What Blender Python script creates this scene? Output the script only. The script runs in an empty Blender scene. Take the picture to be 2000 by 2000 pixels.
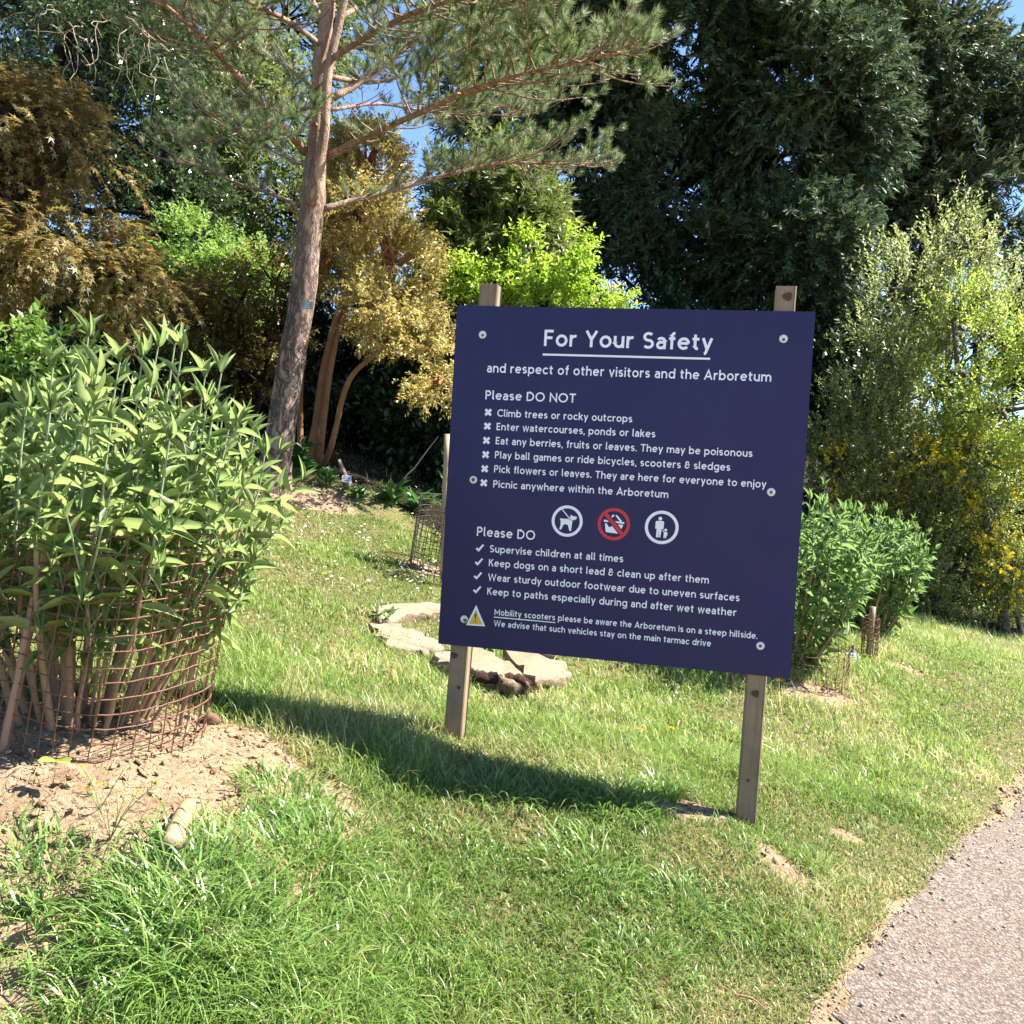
import bpy, math, random
import numpy as np
from mathutils import Matrix, Vector
SC = bpy.context.scene
COL = SC.collection
PI = math.pi
# ------------------------------------------------------------------ camera
F_PX = 1850.0
PITCH, ROLL, CAM_Z = math.radians(-2.039), math.radians(3.34), 1.6
_fw = np.array([0, math.cos(PITCH), math.sin(PITCH)])
_r0 = np.array([1.0, 0, 0]); _u0 = np.cross(_r0, _fw)
CR = _r0*math.cos(ROLL)+_u0*math.sin(ROLL)
CU = -_r0*math.sin(ROLL)+_u0*math.cos(ROLL)
cam = bpy.data.cameras.new('camera'); camo = bpy.data.objects.new('camera', cam); COL.objects.link(camo)
cam.sensor_width = 36; cam.lens = 36*F_PX/2000; cam.clip_start = 0.05; cam.clip_end = 1000
camo.matrix_world = Matrix(((CR[0], CU[0], -_fw[0], 0), (CR[1], CU[1], -_fw[1], 0), (CR[2], CU[2], -_fw[2], CAM_Z), (0, 0, 0, 1)))
SC.camera = camo
# ------------------------------------------------------------------ light
SUN_DIR = Vector((0.60, 0.15, 0.80)).normalized()        # towards the sun
el = math.asin(SUN_DIR.z); az = math.atan2(SUN_DIR.x, SUN_DIR.y)
w = bpy.data.worlds.new('World'); SC.world = w; w.use_nodes = True
nt = w.node_tree; bg = nt.nodes['Background']
sky = nt.nodes.new('ShaderNodeTexSky'); sky.sky_type = 'NISHITA'; sky.sun_disc = False
sky.sun_elevation = el; sky.sun_rotation = az; sky.air_density = 0.7; sky.dust_density = 0.0; sky.ozone_density = 5.0
nt.links.new(sky.outputs[0], bg.inputs[0]); bg.inputs[1].default_value = 0.09
sun = bpy.data.lights.new('sun', 'SUN'); sun.energy = 5.0; sun.angle = math.radians(0.53); sun.color = (1.0, 0.95, 0.87)
suno = bpy.data.objects.new('sun', sun); COL.objects.link(suno)
suno.rotation_euler = SUN_DIR.to_track_quat('Z', 'Y').to_euler(); suno.location = (6, 0, 12)
vs = SC.view_settings; vs.view_transform = 'Standard'; vs.look = 'None'; vs.exposure = 1.95; vs.gamma = 1
SC.cycles.max_bounces = 8; SC.cycles.transparent_max_bounces = 8
# ------------------------------------------------------------------ helpers
def at(u, v, Y):
    """world point seen at photo pixel (u, v) at a distance Y ahead of the camera"""
    d = _fw+CR*((u-1000)/F_PX)-CU*((v-1000)/F_PX)
    return d/d[1]*Y+np.array([0, 0, CAM_Z])
def project(P):
    Q = P-np.array([0, 0, CAM_Z]); d = Q@_fw
    d = np.where(np.abs(d) < 1e-4, 1e-4, d)
    return 1000+F_PX*(Q@CR)/d, 1000-F_PX*(Q@CU)/d, d
def hsh(*a):
    h = np.zeros_like(a[0], dtype=np.int64)
    for i, c in enumerate(a): h = (h*73856093) ^ (c.astype(np.int64)*(19349663, 83492791, 2654435761, 97)[i])
    h = (h ^ (h >> 13))*1274126177 & 0x7fffffff
    h = (h ^ (h >> 16)) & 0xffffff
    return h/float(0xffffff)
def noise(P, seed=0):
    P = np.asarray(P, float); n = P.shape[1]; i = np.floor(P).astype(np.int64); f = P-i; f = f*f*(3-2*f)
    out = 0
    for c in range(2**n):
        wgt = 1.0; idx = []
        for k in range(n):
            b = (c >> k) & 1; wgt = wgt*(f[:, k] if b else 1-f[:, k]); idx.append(i[:, k]+b)
        out = out+wgt*hsh(*idx, np.full_like(idx[0], seed))
    return out
def fbm(P, seed=0, oct=3):
    P = np.asarray(P, float); s = 0; a = 0.5; t = 0
    for o in range(oct):
        s = s+a*noise(P*2**o, seed+o*7); t += a; a *= 0.5
    return s/t
def unit(v):
    v = np.asarray(v, float); return v/np.maximum(np.linalg.norm(v, axis=-1, keepdims=True), 1e-9)
def smooth(a, b, x):
    t = np.clip((x-a)/(b-a), 0, 1); return t*t*(3-2*t)

class MB:
    """collects vertices, faces of any size, material slots and a per-vertex tint; links ONE mesh object"""
    def __init__(s): s.v = []; s.f = []; s.t = []; s.n = 0
    def add(s, V, faces, mat=0, tint=None):
        V = np.asarray(V, float).reshape(-1, 3)
        for fa in faces:
            fa = np.asarray(fa, np.int64)
            if len(fa): s.f.append((fa+s.n, mat))
        s.v.append(V)
        if tint is None: tint = np.full((len(V), 3), 0.5)
        s.t.append(np.broadcast_to(np.asarray(tint, float), (len(V), 3)))
        s.n += len(V); return s
    def tube(s, pts, rad, n=8, mat=0, cap=True, tint=None, wob=0, seed=0):
        pts = np.asarray(pts, float); k = len(pts); rad = np.broadcast_to(np.asarray(rad, float), (k,))
        T = unit(np.gradient(pts, axis=0)); ref = np.array([0.31, 0.95, 0.1]) if abs(T[0, 2]) > 0.7 else np.array([0, 0, 1.0])
        A = unit(np.cross(T, ref)); B = np.cross(A, T)
        th = np.arange(n)*2*PI/n
        R = rad[:, None]*np.ones((1, n))
        if wob:
            q = np.stack([np.repeat(np.arange(k)*0.9, n), np.tile(np.cos(th)*1.7, k)+seed, np.tile(np.sin(th)*1.7, k)], 1)
            R = R*(1+wob*(noise(q, seed).reshape(k, n)-0.5)*2)
        V = pts[:, None, :]+R[:, :, None]*(np.cos(th)[None, :, None]*A[:, None, :]+np.sin(th)[None, :, None]*B[:, None, :])
        i = np.arange(k-1)[:, None]*n; j = np.arange(n)[None, :]; j2 = (j+1) % n
        Q = np.stack([i+j, i+j2, i+n+j2, i+n+j], -1).reshape(-1, 4)
        fs = [Q]
        if cap: fs += [np.arange(n)[::-1][None, :], (np.arange(n)+(k-1)*n)[None, :]]
        return s.add(V.reshape(-1, 3), fs, mat, tint)
    def box(s, c, X, Yv, Z, mat=0):
        """centre and three half-edge vectors"""
        c, X, Yv, Z = [np.asarray(q, float) for q in (c, X, Yv, Z)]
        V = [c+a*X+b*Yv+d*Z for d in (-1, 1) for b in (-1, 1) for a in (-1, 1)]
        return s.add(V, [[[0, 2, 3, 1], [4, 5, 7, 6], [0, 1, 5, 4], [2, 6, 7, 3], [0, 4, 6, 2], [1, 3, 7, 5]]], mat)
    def build(s, name, mats, parent=None, flat=False):
        V = np.concatenate(s.v); org = np.zeros(3)
        if parent is not None: org = np.array(parent['_o'])
        me = bpy.data.meshes.new(name); me.vertices.add(len(V)); me.vertices.foreach_set('co', (V-org).astype(np.float32).ravel())
        loops = np.concatenate([f.ravel() for f, m in s.f]); sizes = np.concatenate([np.full(len(f), f.shape[1]) for f, m in s.f])
        mi = np.concatenate([np.full(len(f), m) for f, m in s.f])
        me.loops.add(len(loops)); me.loops.foreach_set('vertex_index', loops.astype(np.int32))
        me.polygons.add(len(sizes)); st = np.concatenate([[0], np.cumsum(sizes)[:-1]])
        me.polygons.foreach_set('loop_start', st.astype(np.int32)); me.polygons.foreach_set('material_index', mi.astype(np.int32))
        me.polygons.foreach_set('use_smooth', np.full(len(sizes), not flat))
        a = me.attributes.new('tint', 'FLOAT_VECTOR', 'POINT'); a.data.foreach_set('vector', np.concatenate(s.t).astype(np.float32).ravel())
        for m in (mats if isinstance(mats, (list, tuple)) else [mats]): me.materials.append(m)
        me.update(calc_edges=True)
        o = bpy.data.objects.new(name, me); COL.objects.link(o); o['_o'] = [0.0, 0.0, 0.0]
        if parent is not None: o.parent = parent; o['_o'] = list(map(float, org))
        return o
def tag(o, label=None, cat=None, group=None, kind=None):
    for k, v in (('label', label), ('category', cat), ('group', group), ('kind', kind)):
        if v: o[k] = v
    return o
def thing(name, label, cat, loc, group=None):
    o = bpy.data.objects.new(name, None); COL.objects.link(o); o.location = tuple(float(x) for x in loc)
    o.empty_display_size = 0.05; o['_o'] = [float(x) for x in loc]
    return tag(o, label, cat, group)
# ------------------------------------------------------------------ materials
class NT:
    def __init__(s, name):
        s.m = bpy.data.materials.new(name); s.m.use_nodes = True; s.t = s.m.node_tree
        s.b = s.t.nodes['Principled BSDF']; s.out = s.t.nodes['Material Output']
    def n(s, ty, **kw):
        x = s.t.nodes.new('ShaderNode'+ty)
        for k, v in kw.items(): setattr(x, k, v)
        return x
    def l(s, a, b): s.t.links.new(a, b)
    def coord(s): return s.n('TexCoord').outputs['Object']
    def map(s, vec, sc):
        x = s.n('Mapping'); x.inputs['Scale'].default_value = sc if isinstance(sc, tuple) else (sc,)*3; s.l(vec, x.inputs[0]); return x.outputs[0]
    def noise(s, vec, sc, det=4, rough=0.6, dist=0):
        x = s.n('TexNoise'); x.inputs['Scale'].default_value = sc; x.inputs['Detail'].default_value = det
        x.inputs['Roughness'].default_value = rough; x.inputs['Distortion'].default_value = dist
        s.l(vec, x.inputs['Vector']); return x.outputs[0]
    def vor(s, vec, sc, feature='F1', out='Distance', rnd=1):
        x = s.n('TexVoronoi', feature=feature); x.inputs['Scale'].default_value = sc; x.inputs['Randomness'].default_value = rnd
        s.l(vec, x.inputs['Vector']); return x.outputs[out]
    def ramp(s, fac, stops):
        x = s.n('ValToRGB'); cr = x.color_ramp
        while len(cr.elements) < len(stops): cr.elements.new(0.5)
        for e, (p, c) in zip(cr.elements, stops):
            e.position = p; e.color = (c[0], c[1], c[2], 1) if not isinstance(c, (int, float)) else (c, c, c, 1)
        s.l(fac, x.inputs[0]); return x.outputs[0]
    def mix(s, fac, a, b, blend='MIX'):
        x = s.n('Mix', data_type='RGBA', blend_type=blend)
        for k, v in ((0, fac), (6, a), (7, b)):
            if hasattr(v, 'links'): s.l(v, x.inputs[k])
            elif k == 0: x.inputs[0].default_value = v
            else: x.inputs[k].default_value = (v[0], v[1], v[2], 1)
        return x.outputs[2]
    def math(s, op, a, b=0.0):
        x = s.n('Math', operation=op)
        for k, v in ((0, a), (1, b)):
            if hasattr(v, 'links'): s.l(v, x.inputs[k])
            else: x.inputs[k].default_value = v
        return x.outputs[0]
    def attr(s, name):
        x = s.n('Attribute', attribute_name=name); y = s.n('SeparateXYZ'); s.l(x.outputs['Vector'], y.inputs[0]); return y.outputs
    def bump(s, h, strength=0.5, dist=0.01):
        x = s.n('Bump'); x.inputs['Strength'].default_value = strength; x.inputs['Distance'].default_value = dist
        s.l(h, x.inputs['Height']); s.l(x.outputs[0], s.b.inputs['Normal']); return x
    def done(s, col=None, rough=0.8, spec=0.3):
        if col is not None:
            if hasattr(col, 'links'): s.l(col, s.b.inputs['Base Color'])
            else: s.b.inputs['Base Color'].default_value = (*col, 1)
        if hasattr(rough, 'links'): s.l(rough, s.b.inputs['Roughness'])
        else: s.b.inputs['Roughness'].default_value = rough
        s.b.inputs['Specular IOR Level'].default_value = spec
        return s.m
def leaf_mat(name, cols, rough=0.45, spec=0.4, trans=0.35, tcol=None, back=None, mottle=0):
    """thin leaf: colour runs over cols with each leaf's own tint; part of the light passes through"""
    k = NT(name); x, y, z = k.attr('tint')[:3]
    f = k.math('ADD', k.math('MULTIPLY', x, 0.6), k.math('MULTIPLY', y, 0.4))
    c = k.ramp(f, [(0.12+0.76*i/(len(cols)-1), q) for i, q in enumerate(cols)])
    if mottle:
        co = k.coord(); c = k.mix(k.math('MULTIPLY', k.noise(co, 45, 4), mottle), c, tuple(q*.45 for q in cols[0])); c = k.mix(k.ramp(k.noise(co, 26, 3), [(.66, 0), (.72, .7)]), c, (.20, .13, .05))
    rib = k.ramp(z, [(0.0, 0.55), (0.16, 0.0)]); c = k.mix(rib, c, tuple(min(1, q*1.9+.03) for q in cols[-1]))
    if back is not None:
        g = k.n('NewGeometry'); c = k.mix(g.outputs['Backfacing'], c, back)
    k.done(c, rough, spec)
    tr = k.n('BsdfTranslucent'); hs = k.n('HueSaturation'); hs.inputs['Saturation'].default_value = 1.05
    hs.inputs['Value'].default_value = 1.5; k.l(c, hs.inputs['Color']); k.l(hs.outputs[0], tr.inputs[0])
    ms = k.n('MixShader'); ms.inputs[0].default_value = trans
    k.l(k.b.outputs[0], ms.inputs[1]); k.l(tr.outputs[0], ms.inputs[2]); k.l(ms.outputs[0], k.out.inputs[0])
    return k.m
def fissures(k, c, scale, stretch, width=.10):
    """irregular cracks running mostly up the stem: 1 on the plates, 0 in the cracks"""
    d = k.n('TexNoise'); d.inputs['Scale'].default_value = scale*.35; d.inputs['Detail'].default_value = 4; k.l(c, d.inputs['Vector'])
    s = k.n('VectorMath', operation='SCALE'); s.inputs['Scale'].default_value = 2.2/scale; k.l(d.outputs['Color'], s.inputs[0])
    a = k.n('VectorMath', operation='ADD'); k.l(c, a.inputs[0]); k.l(s.outputs[0], a.inputs[1]); m = k.map(a.outputs[0], (1, 1, stretch))
    nz = k.noise(m, scale, 5, .62); r = k.math('ABSOLUTE', k.math('SUBTRACT', nz, .5)); return k.ramp(r, [(0, 0), (width*.4, .35), (width, 1)]), k.noise(m, scale*2.2, 6, .7)
def bark_mat(name, a, b, scale=18, stretch=0.22, bump=0.8, crack=None):
    k = NT(name); c = k.coord(); ed, nz = fissures(k, c, scale, stretch); big = k.noise(c, 3.0, 3)
    col = k.mix(nz, a, b); col = k.mix(k.math('MULTIPLY', big, 0.5), col, tuple(x*0.7 for x in a))
    col = k.mix(ed, crack or tuple(x*0.35 for x in a), col)
    k.bump(k.math('ADD', k.math('MULTIPLY', ed, 0.6), k.math('MULTIPLY', nz, 0.6)), bump, 0.02)
    return k.done(col, 0.85, 0.2)
def wood_mat(name, a, b, scale=30, bump=0.3, dirt=None, axis=(1, 1, 0.04)):
    k = NT(name); c = k.coord(); m = k.map(c, axis)
    g = k.noise(m, scale, 5, 0.6, 0.4); g2 = k.noise(m, scale*4, 3); big = k.noise(c, 4, 4)
    col = k.mix(g, a, b); col = k.mix(k.math('MULTIPLY', k.ramp(big, [(0.45, 0), (0.7, 1)]), 0.55), col, dirt or tuple(x*0.5 for x in a))
    col = k.mix(k.math('MULTIPLY', k.ramp(g2, [(0.55, 0), (0.62, 1)]), 0.35), col, tuple(x*0.4 for x in a))
    k.bump(k.math('ADD', g, k.math('MULTIPLY', g2, 0.5)), bump, 0.004)
    return k.done(col, 0.8, 0.2)
def plain(name, col, rough=0.5, spec=0.4, var=0.0, sc=60, metal=0.0, bump=0):
    k = NT(name); c = k.coord(); nz = k.noise(c, sc, 4)
    cc = k.mix(nz, tuple(x*(1-var) for x in col), tuple(min(1, x*(1+var)) for x in col))
    if bump: k.bump(nz, bump, 0.004)
    k.b.inputs['Metallic'].default_value = metal
    return k.done(cc, rough, spec)
# ------------------------------------------------------------------ terrain
_C = np.array([(1.02, 3.8, .23), (-.21, 4.22, .42), (-2.18, 8.6, 1.40), (-1.41, 3.3, .60), (-1.9, 3.2, .60), (-1.14, 3.4, .57), (-1.14, 2.2, .24), (-.2, 2.5, .13),
 (1.08, 2.9, 0), (1.65, 3.6, .02), (3.11, 5.6, .05), (5.86, 11, .14), (2.08, 6.3, .42), (2.87, 7.2, .45), (-.1, 5.6, .45), (-.61, 7.6, .84), (-1.25, 9.3, 1.42),
 (-4.87, 9, 1.75), (-.65, 9.6, 1.28), (-.9, 2.7, .44), (.74, 3.8, .31), (-1.24, 6.5, .77), (.5, 1, 0), (2, 1, -.01), (2.6, 3, 0), (4, 5, .02), (6, 7.5, .03), (8, 10, .03),
 (-1, 1, .04), (-3, 1, .4), (-4, 3, .95), (-5, 6, 1.45), (-7, 9, 2.1), (-5, 13, 2.7), (0, 14, 2.0), (4, 14, .9), (8, 14, .35), (-10, 20, 5), (0, 22, 3.6), (8, 22, 1.6),
 (16, 20, .3), (14, 10, -.1), (10, 5, -.1), (-40, 60, 13), (40, 60, 1), (0, 60, 9), (30, 0, -.6), (-30, 0, 4.5), (0, -20, -.6), (-20, -15, 1.5), (20, -15, -.8), (1.9, 10.5, .85), (1.0, 8, .72)], float)
def _U(r2): return np.where(r2 > 1e-12, r2*np.log(np.maximum(r2, 1e-12)), 0)
_n = len(_C); _d = _C[:, None, :2]-_C[None, :, :2]; _A = np.zeros((_n+3, _n+3))
_A[:_n, :_n] = _U((_d**2).sum(-1))+np.eye(_n)*0.15
_A[:_n, _n:] = np.c_[np.ones(_n), _C[:, :2]]; _A[_n:, :_n] = _A[:_n, _n:].T
_W = np.linalg.solve(_A, np.r_[_C[:, 2], 0, 0, 0])
def soil_mask(x, y):
    nz = fbm(np.c_[x*3.1, y*3.1], 5, 4)-0.5
    def el(cx, cy, rx, ry, a=0):
        c, s = math.cos(a), math.sin(a); dx, dy = x-cx, y-cy
        return 1-np.sqrt(((dx*c+dy*s)/rx)**2+((-dx*s+dy*c)/ry)**2)
    m = np.maximum(el(-1.60, 2.96, 1.28, .80, .14), el(-.93, 2.70, .24, .20)*1.0)
    for e in ((.84, 3.85, .20, .10, .1), (1.12, 3.60, .10, .17, .5), (.35, 2.40, .22, .12, 0), (-2.15, 8.55, .7, .4, 0), (1.55, 4.1, .12, .09, 0), (.98, 2.55, .2, .10, .6),
              (.62, 4.75, .14, .08, 0), (-.23, 4.16, .14, .10, 0), (.12, 5.2, .22, .09, 0), (2.05, 5.95, .34, .16, .1), (2.95, 6.9, .2, .12, 0), (-.62, 7.55, .22, .16, 0)):
        m = np.maximum(m, el(*e)*0.42)
    edge = x-path_edge(y)
    m = np.maximum(m, (0.055-np.abs(edge+0.01))*2.6)
    m = np.where(edge > -0.02, np.maximum(m, 0.5), m)
    return smooth(-0.10, 0.16, m+nz*0.62)
def path_edge(y):
    return np.interp(y, [-20, 0, 1.5, 2.2, 2.9, 3.6, 4.6, 5.6, 7, 9, 12, 30], [-9, -.8, .3, .68, 1.06, 1.62, 2.45, 3.2, 4.5, 6.6, 9.6, 28])
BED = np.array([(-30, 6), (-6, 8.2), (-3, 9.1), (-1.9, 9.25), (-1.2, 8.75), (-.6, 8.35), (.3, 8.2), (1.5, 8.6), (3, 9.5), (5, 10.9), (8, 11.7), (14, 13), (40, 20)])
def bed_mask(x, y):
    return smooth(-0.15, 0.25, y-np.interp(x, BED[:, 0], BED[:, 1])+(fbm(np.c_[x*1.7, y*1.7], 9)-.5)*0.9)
def H(x, y, fine=True):
    x = np.asarray(x, float).ravel(); y = np.asarray(y, float).ravel()
    xc = np.clip(x, -45, 45); yc = np.clip(y, -25, 65); z = np.empty(len(x))
    for i in range(0, len(x), 20000):
        s = slice(i, i+20000); d2 = (xc[s, None]-_C[None, :, 0])**2+(yc[s, None]-_C[None, :, 1])**2
        z[s] = _U(d2)@_W[:_n]+_W[_n]+_W[_n+1]*xc[s]+_W[_n+2]*yc[s]
    if fine:
        e = smooth(0.05, -0.35, x-path_edge(y))
        z = z+e*((fbm(np.c_[x*2.2, y*2.2], 3)-.5)*0.07+(fbm(np.c_[x*9, y*9], 4)-.5)*0.02)
        sm = smooth(1.0, 0.2, np.sqrt(((x+1.6)/1.2)**2+((y-3.0)/.8)**2)); z = z+sm*0.035*e+sm*e*(fbm(np.c_[x*22, y*22], 14, 3)-.5)*0.05
    return z
def h1(x, y, fine=True): return float(H([x], [y], fine)[0])
def ground_at(u, v, lift=0.0):
    """first point of the terrain along the ray through photo pixel (u, v)"""
    Ys = np.geomspace(1.5, 30, 500); P = np.array([at(u, v, q) for q in Ys]); d = P[:, 2]-H(P[:, 0], P[:, 1])-lift
    i = int(np.argmax(d < 0)) if (d < 0).any() else -1
    a, b = Ys[i-1], Ys[i]
    for _ in range(25):
        m = (a+b)/2; p = at(u, v, m)
        if p[2]-h1(p[0], p[1])-lift > 0: a = m
        else: b = m
    return at(u, v, b)
def axis_pts(a, b, st, far):
    mid = np.arange(a, b, st); o = []; s = st; q = b
    while q < far[1]: o.append(q); s *= 1.22; q += s
    l = []; s = st; q = a
    while q > far[0]: s *= 1.22; q -= s; l.append(q)
    return np.r_[l[::-1], mid, o, far[1]]
gx = axis_pts(-4.2, 6.2, .05, (-180, 180)); gy = axis_pts(1.2, 10.5, .05, (-90, 260))
XX, YY = np.meshgrid(gx, gy); xx, yy = XX.ravel(), YY.ravel(); zz = H(xx, yy)
zz = zz-0.012*smooth(-0.05, 0.1, xx-path_edge(yy))
nx, ny = len(gx), len(gy); ii = np.arange(ny-1)[:, None]*nx+np.arange(nx-1)[None, :]
quads = np.stack([ii, ii+1, ii+nx+1, ii+nx], -1).reshape(-1, 4)
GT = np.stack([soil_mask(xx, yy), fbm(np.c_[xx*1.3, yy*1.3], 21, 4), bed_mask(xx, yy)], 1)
k = NT('soil_and_turf'); c = k.coord(); s_, st_, bd_ = k.attr('tint')[:3]
n1 = k.noise(c, 9, 6, 0.65); n2 = k.noise(c, 60, 6, 0.7); n3 = k.noise(c, 220, 3, 0.6)
soil = k.ramp(n1, [(0.3, (.25, .17, .10)), (0.5, (.39, .275, .17)), (0.72, (.46, .34, .22))])
soil = k.mix(k.ramp(n2, [(0.36, 1), (0.5, 0)]), soil, (.14, .082, .048)); soil = k.mix(k.ramp(n3, [(0.58, 0), (0.7, 0.6)]), soil, (.46, .34, .225))
turf = k.mix(k.ramp(n2, [(0.35, 0), (0.65, 1)]), (.085, .095, .03), (.26, .21, .10))
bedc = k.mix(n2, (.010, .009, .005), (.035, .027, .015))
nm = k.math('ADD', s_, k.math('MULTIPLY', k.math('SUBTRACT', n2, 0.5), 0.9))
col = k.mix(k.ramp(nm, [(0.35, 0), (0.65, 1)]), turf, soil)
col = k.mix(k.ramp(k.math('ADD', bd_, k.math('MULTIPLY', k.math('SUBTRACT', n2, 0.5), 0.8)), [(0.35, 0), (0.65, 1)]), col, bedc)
k.bump(k.math('ADD', k.math('MULTIPLY', n2, 1.0), k.math('MULTIPLY', n3, 0.4)), 0.9, 0.025)
M_ground = k.done(col, 0.95, 0.1)
tag(MB().add(np.c_[xx, yy, zz], [quads], 0, GT).build('ground', M_ground), kind='structure')
# tarmac drive: a sheet just above the terrain with a ragged edge
ys = np.r_[np.arange(1.2, 8, .03), np.arange(8, 16, .2), np.arange(16, 60, 2.0)]
us = np.r_[0, 0.04, 0.12, 0.25, 0.5, 0.8, 1.2, 1.6, 2.2, 2.8, 3.4]
pv = []
for y in ys:
    e0 = float(path_edge(y)); j = (fbm(np.array([[y*2.3, 0.]]), 31, 5)[0]-.5)*0.28+(noise(np.array([[y*17., 3.]]), 37)[0]-.5)*0.05
    for u in us:
        x = e0+u*1.35+j*math.exp(-u*2.0); yy_ = y-u*0.55; pv.append((x, yy_, 0))
pv = np.array(pv); pv[:, 2] = H(pv[:, 0], pv[:, 1], False); eps = np.tile(us, len(ys)); pv[:, 2] += 0.006*np.minimum(1, eps/0.04)-0.004*(eps == 0)
nu = len(us); ii = np.arange(len(ys)-1)[:, None]*nu+np.arange(nu-1)[None, :]
k = NT('worn_tarmac'); c = k.coord(); wv = k.n('TexNoise'); wv.inputs['Scale'].default_value = 40; k.l(c, wv.inputs['Vector'])
cw = k.n('VectorMath', operation='ADD'); sc_ = k.n('VectorMath', operation='SCALE'); sc_.inputs['Scale'].default_value = 0.012
k.l(wv.outputs['Color'], sc_.inputs[0]); k.l(c, cw.inputs[0]); k.l(sc_.outputs[0], cw.inputs[1]); cc = cw.outputs[0]
vc = k.vor(cc, 75, 'F1', 'Color'); vd = k.vor(cc, 75, 'F1'); vb = k.vor(cc, 150, 'F1'); nb = k.noise(c, 2.2, 5); nf = k.noise(c, 130, 5, .7); sx = k.n('SeparateXYZ'); k.l(vc, sx.inputs[0])
stone = k.ramp(sx.outputs[0], [(0, (.205, .16, .125)), (0.45, (.315, .25, .20)), (0.85, (.385, .315, .258)), (1, (.48, .41, .345))])
stone = k.mix(k.ramp(nb, [(0.4, 0), (0.75, 0.6)]), stone, (.27, .205, .155))
dk = k.ramp(nf, [(0.34, 1.0), (0.50, 0.0)]); rimd = k.ramp(vd, [(0.35, 0.0), (0.75, 0.6)])
col = k.mix(k.math('MAXIMUM', k.math('MULTIPLY', dk, .75), rimd), stone, (.085, .066, .055))
k.bump(k.math('ADD', k.math('ADD', k.math('MULTIPLY', nf, 1.2), k.math('MULTIPLY', sx.outputs[2], 0.5)), k.math('MULTIPLY', vd, -0.9)), 1.0, 0.012)
M_path = k.done(col, 0.9, 0.15)
tag(MB().add(pv, [np.stack([ii, ii+1, ii+nu+1, ii+nu], -1).reshape(-1, 4)]).build('path', M_path), kind='structure')
# ------------------------------------------------------------------ leaf templates (t along, s across, h off the plane)
def tpl_diamond(): return np.array([(0, 0, 0), (.45, -.5, .10), (1, 0, -.10), (.45, .5, .10)]), [np.array([[0, 1, 2, 3]])]
def tpl_strip(): return np.array([(0, -.25, 0), (.35, -.5, .03), (1, -.1, -.12), (1, .1, -.12), (.35, .5, .03), (0, .25, 0)]), [np.array([[0, 1, 4, 5], [1, 2, 3, 4]])]
def tpl_needle(): return np.array([(0, -.5, 0), (0, .5, 0), (1, 0, 0)]), [np.array([[0, 1, 2]])]
def tpl_lance(droop=.18, fold=.16, ts=(0, .12, .35, .62, .85, 1), ws=(.04, .30, .5, .42, .18, 0.0)):
    V = []
    for t, q in zip(ts, ws):
        for s in (-1, 0, 1): V.append((t, s*q, (abs(s)*fold*q*2)-droop*t*t))
    n = len(ts); Q = []
    for i in range(n-1):
        for j in (0, 1): a = i*3+j; Q.append((a, a+1, a+4, a+3))
    V = np.array(V); return V, [np.array(Q)], np.tile([1., 0., 1.], n)
def tpl_maple():
    ang = [-150, -105, -78, -52, -27, 0, 27, 52, 78, 105, 150]; rad = [.18, .55, .25, .85, .3, 1.0, .3, .85, .25, .55, .18]
    V = [(0, 0, 0)]+[(r*math.cos(math.radians(a)), r*math.sin(math.radians(a)), -.22*r*r) for a, r in zip(ang, rad)]
    return np.array(V), [np.array([[0, i, i+1] for i in range(1, len(ang))])]
def scatter(mb, P, D, N, L, W, tpl, tint, mat=0):
    P, D = np.asarray(P, float), unit(D); S = unit(np.cross(D, N)); Nn = np.cross(S, D); T, fs = tpl[:2]; n, k = len(P), len(T)
    L = np.broadcast_to(np.asarray(L, float), (n,)); W = np.broadcast_to(np.asarray(W, float), (n,))
    V = P[:, None, :]+D[:, None, :]*(T[None, :, 0, None]*L[:, None, None])+S[:, None, :]*(T[None, :, 1, None]*W[:, None, None])+Nn[:, None, :]*(T[None, :, 2, None]*L[:, None, None])
    off = (np.arange(n)*k)[:, None, None]
    tt = np.repeat(np.asarray(tint, float), k, 0)
    tt[:, 2] = np.tile(tpl[2], n) if len(tpl) > 2 else 1.0
    mb.add(V.reshape(-1, 3), [(off+f[None]).reshape(-1, f.shape[1]) for f in fs], mat, tt)
def lobe(u, v, Y, ru, rv, ry): return (at(u, v, Y), np.array([ru/F_PX*Y, ry, rv/F_PX*Y]))
def twigs(rng, lobes, n, shell=.55, freq=1.2, thr=.42, seed=1, top=1.0):
    """points through the crown's lobes, thinned by noise so that clumps and gaps form; with outward directions and a clump number"""
    vol = np.array([np.prod(r)**(2/3) for c, r in lobes]); cnt = np.maximum(1, (n*2.4*vol/vol.sum()).astype(int)); P = []; O = []
    for (c, r), m in zip(lobes, cnt):
        d = unit(rng.normal(size=(m, 3))); q = shell+(1-shell)*rng.random(m)**.6
        bump = 0.78+0.44*fbm(d*2.3+c[None]*1.3, seed+3, 3)
        P.append(c+d*r*(q*bump)[:, None]); O.append(unit(d/r*r.mean()))
    P = np.concatenate(P); O = np.concatenate(O); g = fbm(P*freq, seed, 3); s = np.argsort(-(g+rng.random(len(P))*.16))
    keep = s[:n]; keep = keep[g[keep] > thr-.2]
    return P[keep], O[keep], noise(P[keep]*freq*1.4, seed+11)
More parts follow.
